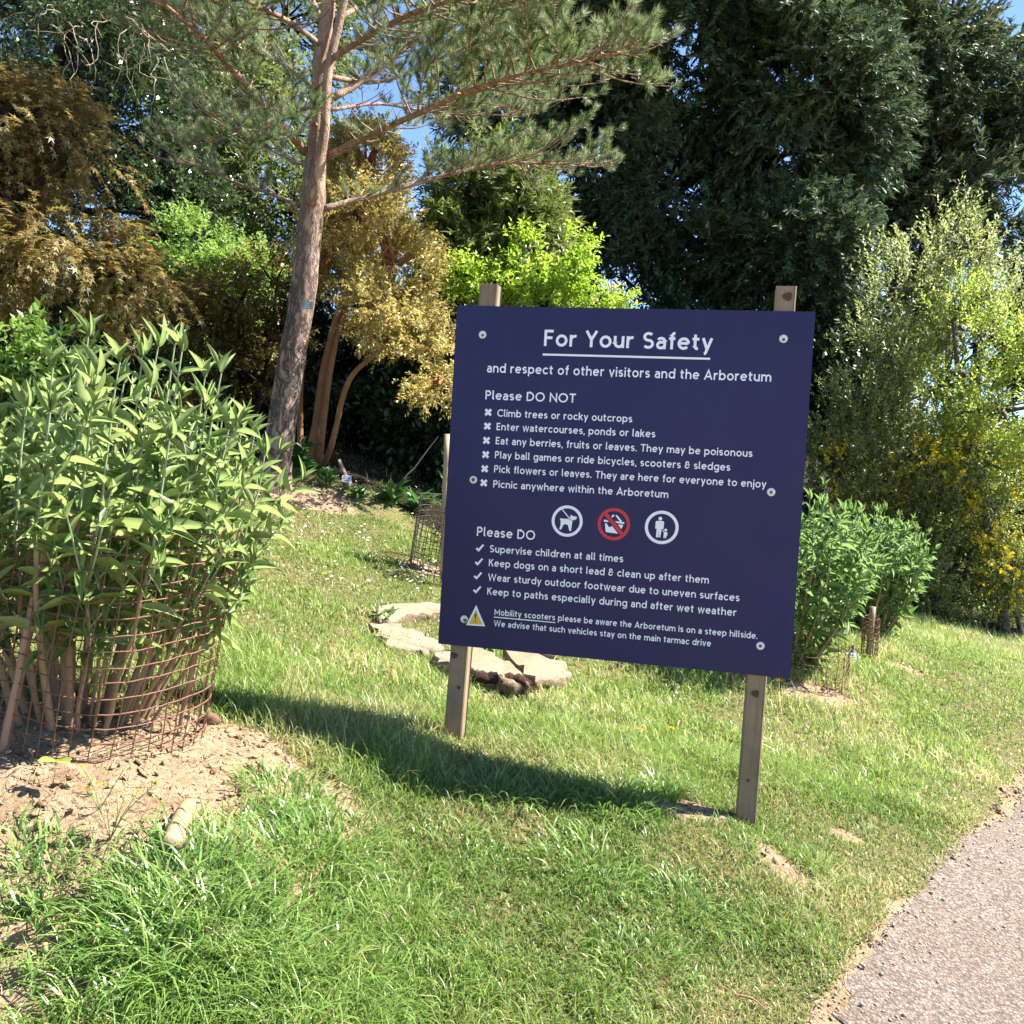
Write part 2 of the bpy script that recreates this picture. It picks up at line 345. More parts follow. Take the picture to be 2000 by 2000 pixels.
def spray(rng, mb, P, O, G, k, tl, L, W, tpl, out=1.0, up=.3, jit=.5, ang=.9, droop=0., nup=1.0, var=.35, flat=.0, mat=0, twig=None):
    """k leaves along a twig at every P"""
    n = len(P); d = unit(O*out+np.array([0, 0, up])+rng.normal(size=(n, 3))*jit); tlr = tl*(.6+.8*rng.random(n))
    t = np.tile((np.arange(k)+.5)/k, n)+rng.uniform(-.3, .3, n*k)/k; di = np.repeat(d, k, 0); tt = t*np.repeat(tlr, k)
    base = np.repeat(P, k, 0)+di*tt[:, None]; base[:, 2] -= droop*(t**2)*np.repeat(tlr, k)
    side = unit(np.cross(di, np.array([0.01, 0.02, 1.0]))); upv = np.cross(side, di)
    ph = np.tile(np.arange(k)*2.4, n)+rng.uniform(-.6, .6, n*k)
    if flat: ph = np.where(rng.random(n*k) < flat, np.where(np.tile(np.arange(k) % 2, n) == 0, 0., PI)+rng.normal(size=n*k)*.25, ph)
    lat = side*np.cos(ph)[:, None]+upv*np.sin(ph)[:, None]
    a = ang*(.7+.5*rng.random(n*k)); ld = di*np.cos(a)[:, None]+lat*np.sin(a)[:, None]; ld[:, 2] -= droop*.6
    nn = np.array([0, 0, nup])+rng.normal(size=(n*k, 3))*var+di*.15
    tint = np.stack([rng.random(n*k), np.repeat(G, k), t], 1)
    sc = .65+.6*rng.random(n*k)
    scatter(mb, base, ld, nn, L*sc, W*sc, tpl, tint, mat)
    if twig is not None:
        for i in rng.choice(n, min(n, twig[1]), replace=False): twig[0].tube(np.array([P[i]-d[i]*tlr[i]*.8, P[i]+d[i]*tlr[i]*.5]), (.006, .003), 3, 0, False)
def limb(mb, a, b, r0, r1, rng, sag=.0, n=7, k=7, wob=.12, bow=None):
    a, b = np.asarray(a, float), np.asarray(b, float); t = np.linspace(0, 1, k)[:, None]; L = np.linalg.norm(b-a)
    off = rng.normal(size=3)*L*.07 if bow is None else np.asarray(bow, float)
    p = a+(b-a)*t+off*np.sin(t*PI)+np.array([0, 0, -sag*L])*(np.sin(t*PI))+(rng.normal(size=(k, 3))*L*.012)*np.sin(t*PI)
    mb.tube(p, np.interp(t[:, 0], [0, 1], [r0, r1]), n, 0, True, None, wob, int(rng.integers(999))); return p
def poly(pts, k=4):
    """smooth polyline through control points (Catmull-Rom); columns interpolate together"""
    p = np.asarray(pts, float); q = np.vstack([2*p[0]-p[1], p, 2*p[-1]-p[-2]]); o = []
    for i in range(1, len(q)-2):
        for t in np.arange(k)/k:
            a, b, c, d = q[i-1], q[i], q[i+1], q[i+2]
            o.append(.5*((2*b)+(-a+c)*t+(2*a-5*b+4*c-d)*t*t+(-a+3*b-3*c+d)*t**3))
    o.append(p[-1]); return np.array(o)
def tree(name, label, cat, base, lobes, leafm, barkm, rng_seed, n, k, tl, L, W, tpl, r0=.2, limbs=1, branch=60, group=None, crown='crown', stems=None, tw=dict(), sp=dict()):
    rng = np.random.default_rng(rng_seed); base = np.array([base[0], base[1], h1(base[0], base[1])-.08]); o = thing(name, label, cat, base, group)
    tb = MB(); P, O, G = twigs(rng, lobes, n, seed=rng_seed, **tw)
    if stems is None:
        cs = np.array([c for c, r in lobes]); topi = int(np.argmax(cs[:, 2])); ax = limb(tb, base, cs[topi], r0, r0*.25, rng, 0, 9, 9)
        for i, (c, r) in enumerate(lobes):
            if i != topi: q = ax[min(8, 2+int(5*np.clip((c[2]-base[2])/(cs[topi][2]-base[2]+1e-6), 0, 1)))]; limb(tb, q, c, r0*.4, r0*.12, rng, .03, 6)
    else:
        for s in stems: s = poly(s); tb.tube(s[:, :3], s[:, 3], 8, 0, True, None, .22, rng_seed)
    cs = np.array([c for c, r in lobes])
    for i in rng.choice(len(P), min(branch, len(P)), replace=False):
        c = cs[np.argmin(((cs-P[i])**2).sum(1))]; limb(tb, c+(P[i]-c)*.1, P[i], .018+.02*rng.random(), .004, rng, .0, 4, 5)
    mb = MB(); spray(rng, mb, P, O, G, k, tl, L, W, tpl, **sp)
    tb.build('trunk', barkm, o); mb.build(crown, leafm, o); return o
# ------------------------------------------------------------------ safety sign
M_navy = NT('navy_panel'); _c = M_navy.coord(); _v = M_navy.noise(_c, 700, 2); _v2 = M_navy.noise(_c, 5, 4)
_cc = M_navy.mix(_v, (.015, .014, .068), (.021, .020, .083)); _cc = M_navy.mix(M_navy.math('MULTIPLY', _v2, .18), _cc, (.03, .03, .07)); _s = M_navy.noise(M_navy.map(_c, (1, 1, .12)), 22, 4); _cc = M_navy.mix(M_navy.math('MULTIPLY', M_navy.ramp(_s, [(.55, 0), (.8, 1)]), .25), _cc, (.045, .042, .07)); M_navy.bump(_v, .05, .0005)
M_navy = M_navy.done(_cc, M_navy.ramp(_v2, [(.3, .32), (.7, .46)]), .25)
M_white = plain('white_vinyl', (.86, .86, .86), .5, .4, .03); M_red = plain('red_vinyl', (.62, .03, .035), .5, .4, .05)
M_yel = plain('yellow_vinyl', (.75, .46, .06), .5, .4, .05); M_black = plain('dark_print', (.03, .025, .02), .5, .4)
M_edge = plain('panel_edge', (.03, .03, .05), .5, .4); M_cap = plain('screw_cap', (.72, .72, .68), .35, .5, .1, 300); M_rust = plain('rusty_screw', (.17, .10, .06), .7, .4, .5, 400)
M_post = wood_mat('weathered_softwood', (.36, .27, .17), (.21, .155, .10), 26, .35, (.11, .085, .06))
M_endg = wood_mat('post_end_grain', (.40, .34, .26), (.25, .21, .15), 50, .3, axis=(1, 1, 1)); M_knot = wood_mat('wood_knot', (.06, .035, .02), (.13, .08, .045), 60, .4, axis=(1, 1, 1))
SY = math.radians(12.673); E_ = np.array([math.cos(SY), -math.sin(SY), 0]); Z_ = np.array([0, 0, 1.]); N_ = np.cross(E_, Z_); SCN = np.array([.4401, 4.0031, 1.5949])
def S(x, y, d=0.0): return SCN+E_*x+Z_*y+N_*d
sb = np.array([SCN[0]-N_[0]*.05, SCN[1]-N_[1]*.05, 0]); sb[2] = h1(sb[0], sb[1])
sign = thing('safety_sign', 'large navy blue safety sign board with white writing on two wooden posts', 'sign', sb)
bm_ = MB(); bm_.box(S(0, 0, -.001), E_*.75, N_*.004, Z_*.7437); board = bm_.build('board', [M_navy], sign, True)
board['_o'] = list(sb)
def flat(polys, name, mats, parent):
    mb = MB()
    for pts, d, mi in polys:
        tri = np.array([list(t) for t in __import__('mathutils').geometry.tessellate_polygon([[Vector((p[0], p[1], 0)) for p in pts]])])
        V = np.array([S(p[0], p[1], d) for p in pts]); a, b, c = V[tri[:, 0]], V[tri[:, 1]], V[tri[:, 2]]
        fl = (np.cross(b-a, c-a)@N_) < 0; tri[fl] = tri[fl][:, ::-1]; mb.add(V, [tri], mi)
    return mb.build(name, mats, parent, True)
def ring(cx, cy, r0, r1, d, mi, n=48):
    out = []
    for i in range(n):
        a, b = 2*PI*i/n, 2*PI*(i+1)/n
        out.append(([(cx+r0*math.cos(a), cy+r0*math.sin(a)), (cx+r1*math.cos(a), cy+r1*math.sin(a)), (cx+r1*math.cos(b), cy+r1*math.sin(b)), (cx+r0*math.cos(b), cy+r0*math.sin(b))], d, mi))
    return out
def disc(cx, cy, r, d, mi, n=20): return ([(cx+r*math.cos(2*PI*i/n), cy+r*math.sin(2*PI*i/n)) for i in range(n)], d, mi)
def bar(x0, y0, x1, y1, wd, d, mi):
    L = math.hypot(x1-x0, y1-y0); px, py = -(y1-y0)/L*wd/2, (x1-x0)/L*wd/2
    return ([(x0-px, y0-py), (x1-px, y1-py), (x1+px, y1+py), (x0+px, y0+py)], d, mi)
# monoline sans letters drawn as pen strokes: cap height 72, x-height 52, each glyph = (width, strokes)
def arc(cx, cy, rx, ry, a0, a1, n=None):
    n = n or max(4, int(abs(a1-a0)/15)); return [(cx+rx*math.cos(math.radians(a0+(a1-a0)*i/n)), cy+ry*math.sin(math.radians(a0+(a1-a0)*i/n))) for i in range(n+1)]
_o = arc(26, 26, 20.5, 20.8, 0, 360, 28); _e = [(5.5, 27), (46, 27)]; H5 = 5.5
GL = {' ': (19, []), 'o': (52, [_o]), 'a': (42, [[(35.5, 0), (35.5, 33)]+arc(20, 33, 15.5, 13.7, 0, 150), [(35.5, 29.5), (18.5, 29.5)]+arc(17.5, 17, 12.5, 12.5, 90, 270)+[(26, 5.8), (35.5, 13)]]),
 'b': (52, [[(H5, 0), (H5, 74)], _o]), 'c': (45, [arc(26, 26, 20.5, 20.8, 42, 318)]), 'd': (52, [_o, [(46.5, 0), (46.5, 74)]]), 'e': (51, [_e, arc(26, 26, 20.5, 20.8, 2, 318)]),
 'f': (29, [[(14, 0), (14, 57)]+arc(25, 57, 11, 12, 180, 80), [(1, 46.5), (28, 46.5)]]), 'g': (52, [_o, [(46.5, 52), (46.5, -4)]+arc(26.5, -5, 20, 10.5, 0, -145)]),
 'h': (47, [[(H5, 0), (H5, 74)], arc(23.5, 29, 18, 17.7, 180, 0)+[(41.5, 0)]]), 'i': (11, [[(H5, 0), (H5, 52)], ('dot', H5, 66)]), 'j': (12, [[(7, 52), (7, -8)]+arc(-3, -8, 10, 9, 0, -85), ('dot', 7, 66)]),
 'k': (44, [[(H5, 0), (H5, 74)], [(H5, 21), (38, 52)], [(18, 32), (41, 0)]]), 'l': (17, [[(H5, 74), (H5, 14)]+arc(14.5, 14, 9, 8.5, 180, 275)]),
 'm': (76, [[(H5, 0), (H5, 52)], arc(22, 30, 16.5, 16.5, 180, 0)+[(38.5, 0)], arc(55, 30, 16.5, 16.5, 180, 0)+[(71.5, 0)]]), 'n': (47, [[(H5, 0), (H5, 52)], arc(23.5, 29, 18, 17.7, 180, 0)+[(41.5, 0)]]),
 'p': (52, [[(H5, -20), (H5, 52)], _o]), 'r': (31, [[(H5, 0), (H5, 52)], arc(24, 28, 18.5, 18.5, 180, 72)]), 's': (39, [arc(19.5, 36.6, 13.5, 10.2, 30, 270)+arc(19.5, 15.9, 14, 10.4, 90, -148)[1:]]),
 't': (32, [[(13, 66), (13, 16)]+arc(23.5, 16, 10.5, 10.5, 180, 285), [(1, 46.5), (30, 46.5)]]), 'u': (46, [[(H5, 52), (H5, 23)]+arc(23, 23, 17.5, 17.7, 180, 360), [(40.5, 52), (40.5, 0)]]),
 'v': (45, [[(4, 52), (22.5, 3), (41, 52)]]), 'w': (68, [[(4, 52), (18.5, 3), (34, 49), (49.5, 3), (64, 52)]]), 'y': (45, [[(4, 52), (22.5, 4)], [(41, 52), (20, -4)]+arc(9, -6, 10, 10, 0, -80)]),
 'F': (43, [[(H5, 0), (H5, 66.5), (41, 66.5)], [(H5, 37), (37, 37)]]), 'Y': (54, [[(4, 72), (27, 33), (50, 72)], [(27, 33), (27, 0)]]), 'S': (50, [arc(25, 51.5, 17.5, 15, 35, 270)+arc(25, 21, 18.5, 15.5, 90, -146)[1:]]),
 'A': (64, [[(4, 0), (32, 69), (60, 0)], [(14, 22), (50, 22)]]), 'P': (47, [[(H5, 0), (H5, 66.5), (24, 66.5)]+arc(24, 50, 17, 16.5, 90, -90)+[(H5, 33.5)]]), 'D': (61, [[(H5, 5.5), (H5, 66.5), (23, 66.5)]+arc(23, 36, 32, 30.5, 90, -90)+[(H5-5, 5.5)]]),
 'O': (76, [arc(38, 36, 32, 31, 0, 360, 32)]), 'N': (60, [[(H5, 0), (H5, 66), (54.5, 6), (54.5, 72)]]), 'T': (52, [[(0, 66.5), (52, 66.5)], [(26, 66), (26, 0)]]), 'C': (62, [arc(37, 36, 31.5, 31, 44, 316)]),
 'E': (43, [[(41, 5.5), (H5, 5.5), (H5, 66.5), (41, 66.5)], [(H5, 37), (37, 37)]]), 'K': (50, [[(H5, 0), (H5, 72)], [(H5, 31), (44, 72)], [(20, 44), (47, 0)]]), 'W': (90, [[(4, 72), (24, 4), (45, 68), (66, 4), (86, 72)]]),
 'M': (74, [[(H5, 0), (H5, 64), (37, 22), (68.5, 64), (68.5, 0)]]), '.': (11, [('dot', 5.5, 5.5)]), ',': (11, [[(7, 8), (2.5, -10)]]), '&': (52, [arc(23, 53, 13, 12.5, -30, 262)+arc(22.5, 21, 17, 15.5, 96, 360), [(33, 36), (50, 36)]])}
def stroke(pts, hw):
    """left and right edges of a pen stroke with mitred corners"""
    p = np.array(pts, float); closed = np.linalg.norm(p[0]-p[-1]) < 1e-6; d = unit(np.diff(p, axis=0)); nrm = np.c_[-d[:, 1], d[:, 0]]
    n0 = np.vstack([nrm[-1] if closed else nrm[0], nrm]); n1 = np.vstack([nrm, nrm[0] if closed else nrm[-1]]); m = unit(n0+n1); sc = 1/np.maximum((m*n0).sum(1), .42)
    return p+m*(hw*sc)[:, None], p-m*(hw*sc)[:, None]
def lettering(txt, x0, x1, yb, cap, parent, hw=5.6, bars=(), gap=10.5):
    mb = MB(); x = 0.0; items = []
    for ch in txt:
        wd, st = GL[ch]
        for s in st: items.append((x, s))
        x += wd+gap
    sx, sy = (x1-x0)/(x-gap), cap/72.0
    for i, (ox, s) in enumerate(items):
        dz = .0036+(i % 7)*.00004
        if s[0] == 'dot':
            a = np.arange(14)*2*PI/14; V = [S(x0+(ox+s[1]+math.cos(t)*hw*1.18)*sx, yb+(s[2]+math.sin(t)*hw*1.18)*sy, dz) for t in a]; mb.add(V, [np.arange(14)[None, :]]); continue
        l, r = stroke(s, hw); n = len(l); V = [S(x0+(ox+q[0])*sx, yb+q[1]*sy, dz) for q in np.vstack([l, r])]; j = np.arange(n-1)
        mb.add(V, [np.stack([n+j, n+j+1, j+1, j], -1)])
    o = mb.build('lettering', [M_white], parent, True)
    for bx0, by0, bx1, by1, h in bars: flat([([(bx0, by0-h/2), (bx1, by1-h/2), (bx1, by1+h/2), (bx0, by0+h/2)], .0036, 0)], 'underline', [M_white], parent)
    return o
lettering('For Your Safety', -.353, .353, .578, .069, board, 6.0, [(-.356, .5415, .347, .5435, .0085)])
lettering('and respect of other visitors and the Arboretum', -.598, .595, .4575, .040, board, 5.6)
lettering('Please DO NOT', -.5986, -.2014, .3405, .039, board, 5.6)
for t, x1, y in [('Climb trees or rocky outcrops', .0436, .2683), ('Enter watercourses, ponds or lakes', .1435, .2095), ('Eat any berries, fruits or leaves. They may be poisonous', .5418, .1485),
      ('Play ball games or ride bicycles, scooters & sledges', .4569, .0872), ('Pick flowers or leaves. They are here for everyone to enjoy', .6042, .0258), ('Picnic anywhere within the Arboretum', .2124, -.0395)]: lettering(t, -.5407, x1, y, .0315, board)
for mx, my in [(-.582, .285), (-.582, .2249), (-.5826, .1626), (-.5825, .1010), (-.583, .0393), (-.5834, -.0222)]:
    q = .0125; flat([bar(mx-q, my-q, mx+q, my+q, .0115, .0036, 0), bar(mx-q, my+q, mx+q, my-q, .0115, .0040, 0)], 'cross_mark', [M_white], board)
lettering('Please DO', -.6017, -.3423, -.255, .0405, board, 5.6)
for t, x1, y in [('Supervise children at all times', .0424, -.322), ('Keep dogs on a short lead & clean up after them', .4005, -.3832), ('Wear sturdy outdoor footwear due to uneven surfaces', .5287, -.4462), ('Keep to paths especially during and after wet weather', .5204, -.5078)]: lettering(t, -.540, x1, y, .0315, board)
for mx, my in [(-.5851, -.3083), (-.586, -.3694), (-.5869, -.4307), (-.5866, -.4920)]:
    flat([([(mx-.0185, my-.004), (mx-.0115, my+.003), (mx-.005, my-.003), (mx+.0125, my+.019), (mx+.0195, my+.0145), (mx-.004, my-.0155)], .0036, 0)], 'tick_mark', [M_white], board)
lettering('Mobility scooters please be aware the Arboretum is on a steep hillside.', -.502, .610, -.594, .0265, board, 5.6, [(-.504, -.6035, -.231, -.6028, .004)])
lettering('We advise that such vehicles stay on the main tarmac drive', -.5015, .4264, -.643, .0265, board, 5.6)
flat([([(-.5864, -.5575), (-.6265, -.6496), (-.5405, -.6476)], .0036, 0), ([(-.5863, -.578), (-.6135, -.6425), (-.5535, -.6412)], .0040, 1), ([(-.5905, -.595), (-.5880, -.622), (-.5845, -.622), (-.5820, -.595)], .0044, 2), disc(-.5862, -.630, .0036, .0044, 2, 10)], 'warning_triangle', [M_white, M_yel, M_black], board)
def rel(pts, c, o, kx=.000338): return [(o[0]+(x-c[0])*kx, o[1]-(y-c[1])*kx) for x, y in pts]
o_, c_ = (-.2069, -.164), (373, 307)
dog = [(278, 290), (285, 274), (298, 280), (395, 278), (408, 262), (411, 240), (420, 222), (434, 238), (494, 244), (490, 272), (468, 288), (450, 290), (441, 302), (436, 345), (431, 428), (410, 430), (385, 355), (345, 345), (322, 370), (304, 418), (278, 415), (290, 368), (291, 305)]
(l0, l1), = [rel([(303, 165), (404, 274)], c_, o_)]; (k0, k1), = [rel([(392, 276), (443, 298)], c_, o_)]
flat(ring(*o_, .0545, .067, .0036, 0)+[(rel(dog, c_, o_), .0036, 0), bar(*l0, *l1, .0042, .0036, 0), bar(*k0, *k1, .0022, .0040, 1)], 'dog_pictogram', [M_white, M_navy], board)
o_, c_ = (-.0069, -.1635), (960, 345)
R_ = lambda *p: rel(p, c_, o_)
def rb(a, b, wd, d, mi): q = R_(a, b); return bar(*q[0], *q[1], wd, d, mi)
flat(ring(*o_, .055, .0685, .0044, 1)+[(R_((832, 297), (1090, 312), (1090, 334), (832, 321)), .0036, 0), rb((903, 290), (955, 230), .0075, .0038, 0), rb((982, 232), (1052, 308), .0075, .0038, 0),
     (R_((848, 336), (872, 345), (905, 390), (985, 348), (1078, 345), (1050, 430), (1030, 461), (875, 451), (862, 440)), .0036, 0), rb((840, 210), (1085, 478), .0235, .0041, 2), rb((840, 210), (1085, 478), .0155, .0046, 1)], 'no_picnic_pictogram', [M_white, M_red, M_navy], board)
o_, c_ = (.1939, -.1636), (1561, 386)
def bx_(x0, y0, x1, y1): return (R_((x0, y0), (x1, y0), (x1, y1), (x0, y1)), .0036, 0)
hc, cc_ = R_((1538, 279), (1612, 415))
flat(ring(*o_, .057, .070, .0036, 0)+[disc(*hc, .0080, .0036, 0), (R_((1484, 322), (1496, 308), (1580, 308), (1588, 322), (1584, 408), (1569, 408), (1566, 400), (1562, 402), (1552, 512), (1534, 512), (1530, 412), (1527, 512), (1499, 512), (1500, 402), (1496, 406), (1482, 404)), .0036, 0),
     disc(*cc_, .0056, .0036, 0), (R_((1592, 438), (1632, 438), (1638, 482), (1626, 480), (1622, 518), (1611, 518), (1609, 486), (1606, 516), (1590, 514)), .0036, 0), rb((1573, 418), (1596, 446), .0035, .0036, 0)], 'adult_and_child_pictogram', [M_white], board)
for i, (x, y) in enumerate([(-.6268, .6193), (.6326, .6324), (-.6312, -.0113), (.6253, .0104), (-.6371, -.6244), (.6241, -.6209)]):
    m = MB(); m.tube([S(x, y, .003), S(x, y, .0075), S(x, y, .0085)], (.0172, .0165, .012), 20, 0)
    jx, jy = [(.002, -.003), (.001, -.004), (.001, 0), (0, -.001), (.006, -.004), (0, 0)][i]
    m.tube([S(x+jx, y+jy, .008), S(x+jx, y+jy, .0094)], (.0085 if i in (2, 4) else .0065,)*2, 12, 1)
    m.build('screw', [M_cap, M_rust], sign)
def post(xt, xb, knots, seed):
    m = MB(); hw = .041; d0 = -.006-hw; top = .848 if xt > 0 else .843
    rows = np.linspace(0, 1, 14); V = []; bot = -1.75
    for t in rows:
        x = xb+(xt-xb)*((bot+(top-bot)*t)+1.147)/(.845+1.147); yv = bot+(top-bot)*t
        for a, b in ((-1, 1), (1, 1), (1, -1), (-1, -1)):
            for q in (0, 1):
                ch = .005; ax = a*hw*(1 if q else 1)-(a*ch if (q == (0 if a*b < 0 else 1)) else 0); bx = b*hw-(b*ch if (q == (1 if a*b < 0 else 0)) else 0)
                V.append(S(x+ax, yv, d0+bx))
    n = 8; i = np.arange(len(rows)-1)[:, None]*n; j = np.arange(n)[None, :]; j2 = (j+1) % n
    m.add(V, [np.stack([i+j, i+j2, i+n+j2, i+n+j], -1).reshape(-1, 4)], 0); m.add(V[-8:], [np.arange(8)[None, :]], 1)
    p = m.build('post', [M_post, M_endg], sign, True); p['_o'] = list(sb)
    for kx, ky, r in knots:
        km = MB(); x = xb+(xt-xb)*(ky+1.147)/(.845+1.147)+kx; th = np.arange(14)*2*PI/14; rr = r*(1+.15*np.sin(th*3+seed))
        V = [S(x, ky, d0+hw+.0016)]+[S(x+a*math.cos(t)*1.1, ky+a*math.sin(t), d0+hw+.0004) for a, t in zip(rr, th)]
        km.add(V, [[[0, 1+i, 1+(i+1) % 14] for i in range(14)]]); km.build('knot', [M_knot], p)
post(-.614, -.664, [(-.02, -.79, .014), (.012, -.93, .008)], 1); post(.631, .616, [(.008, .805, .017), (.0, -.822, .014), (-.004, -1.185, .006)], 5)
# ------------------------------------------------------------------ old stump cut level with the ground
M_stump = wood_mat('weathered_stump_top', (.31, .245, .17), (.20, .155, .105), 16, .9, (.14, .12, .06), (1, .3, 1)); M_sbark = bark_mat('stump_bark', (.36, .27, .18), (.24, .175, .115), 30, .4, .6, (.17, .12, .075))
def slab(parent, px, name, lift, thick, seed):
    rng = np.random.default_rng(seed); P = np.array([ground_at(u, v, lift) for u, v in px]); n = len(P); P2 = []
    for i in range(n):
        for t in (0, .25, .5, .75):
            q = P[i]+(P[(i+1) % n]-P[i])*t; P2.append(q+np.append(rng.normal(size=2)*(.018 if t else .008), rng.normal()*.008))
    P2 = np.array(P2); c = P2.mean(0); m = MB(); k = len(P2)
    rim = [c+(P2-c)*.955+np.array([0, 0, .004]), P2-np.array([0, 0, .006]), c+(P2-c)*1.02-np.array([0, 0, thick*.25]), c+(P2-c)*1.00-np.array([0, 0, thick*.6]), c+(P2-c)*.9-np.array([0, 0, thick*1.6])]
    for r in rim[2:]: r += rng.normal(size=r.shape)*.006
    V = np.concatenate(rim); j = np.arange(k); j2 = (j+1) % k; Q = np.concatenate([np.stack([j+a*k, j+(a+1)*k, j2+(a+1)*k, j2+a*k], -1) for a in range(4)])
    m.add(V, [Q[:k]], 0); m.f.append((Q[k:], 1))
    tri = np.array([list(t) for t in __import__('mathutils').geometry.tessellate_polygon([[Vector((p[0], p[1], 0)) for p in P2]])])
    a, b, d = P2[tri[:, 0]], P2[tri[:, 1]], P2[tri[:, 2]]; fl = np.cross(b-a, d-a)[:, 2] < 0; tri[fl] = tri[fl][:, ::-1]
    m.add(rim[0], [tri], 0); return m.build(name, [M_stump, M_sbark], parent)
so = ground_at(900, 1290); stump = thing('tree_stump', 'pale weathered tree stump cut at ground level and split into slabs behind the sign', 'stump', so)
slab(stump, [(733, 1190), (770, 1178), (860, 1179), (960, 1183), (990, 1200), (900, 1203), (850, 1198), (800, 1199), (762, 1214), (738, 1207)], 'slab', .05, .08, 1)
slab(stump, [(724, 1224), (752, 1217), (786, 1221), (822, 1238), (852, 1254), (866, 1264), (838, 1276), (800, 1270), (765, 1262), (738, 1244)], 'slab', .055, .08, 2)
slab(stump, [(840, 1280), (875, 1266), (930, 1262), (975, 1282), (1005, 1300), (1038, 1327), (1000, 1331), (955, 1314), (915, 1303), (872, 1298)], 'slab', .09, .10, 3)
slab(stump, [(985, 1270), (1020, 1266), (1082, 1281), (1106, 1300), (1112, 1314), (1092, 1325), (1048, 1328), (1015, 1300)], 'slab', .08, .09, 4)
m = MB(); b0 = ground_at(975, 1345); rr = np.random.default_rng(4)
for i in range(5): q = b0+np.array([(i-2)*.05, rr.normal()*.01, .03+rr.random()*.01]); m.tube([q+[-.06, 0, .01], q+[0, -.02, .025], q+[.07, 0, 0]], (.018, .035, .02), 8, 0, True, None, .35, i)
tag(m.build('bark_piece', [bark_mat('rotten_bark', (.13, .065, .04), (.07, .035, .02), 60, .4)]), 'dark rotten bark lump lying under the edge of the stump', 'bark')
# ------------------------------------------------------------------ buddleja-like shrubs in wire cages
M_bud = leaf_mat('grey_green_shrub_leaf', [(.075, .145, .04), (.145, .235, .065), (.27, .36, .12)], .45, .35, .45, back=(.26, .33, .12), mottle=.4)
M_stem = wood_mat('tan_stem', (.40, .27, .15), (.26, .17, .10), 40, .3); M_gstem = plain('pale_green_stem', (.26, .30, .17), .6, .3, .2)
M_wire = plain('rusty_wire', (.16, .075, .045), .75, .3, .45, 90); M_cane = wood_mat('old_cane', (.30, .17, .10), (.42, .27, .17), 25, .3)
def bud_leaves(rng, mb, Q, T, n, size, first=0.0, last=1.0, dens=1.0):
    """opposite pairs of long leaves up a stem Q with tangents T; a bunch of upright young leaves at the tip"""
    k = len(Q); P = []; D = []; L = []; G = []; W = []
    for i in range(n):
        t = first+(last-first)*(i+.3)/n; f = t*(k-1); a = min(int(f), k-2); p = Q[a]+(Q[a+1]-Q[a])*(f-a); d = T[a]
        s = unit(np.cross(d, [math.cos(i*1.57+rng.random()*.5), math.sin(i*1.57+.3), .15])); sz = size*(1.0-.55*max(0, (t-.75)/.25))*(.5+.75*rng.random())
        up = .45+.7*max(0, (t-.7)/.3)
        for sg in (-1, 1):
            if rng.random() > dens: continue
            W.append(.19+.07*rng.random()-.05*max(0, (t-.75)/.25)); P.append(p); D.append(s*sg+d*up+np.array([0, 0, .05-.25*(1-t)])+rng.normal(size=3)*.26); L.append(sz); G.append(t)
    p = Q[-1]; d = T[-1]
    for j in range(5):
        a = j*2.4+rng.random(); W.append(.155); P.append(p); D.append(d*1.3+np.array([math.cos(a), math.sin(a), 0])*(.25+.13*j)); L.append(size*(.45+.09*j)); G.append(1.)
    P, D, L, W = map(np.array, (P, D, L, W)); tint = np.stack([np.clip(rng.random(len(P))*.6+.4*np.array(G), 0, 1), np.full(len(P), rng.random()), L], 1)
    nn = np.array([.1, 0, 1.0])+rng.normal(size=(len(P), 3))*.55; dr = rng.random()
    for pick, dp in ((rng.random(len(P)) < .5, .10), (None, .30)):
        msk = pick if pick is not None else ~last_
        last_ = msk
        if msk.any(): scatter(mb, P[msk], D[msk], nn[msk], L[msk], L[msk]*W[msk], tpl_lance(dp, .20), tint[msk])
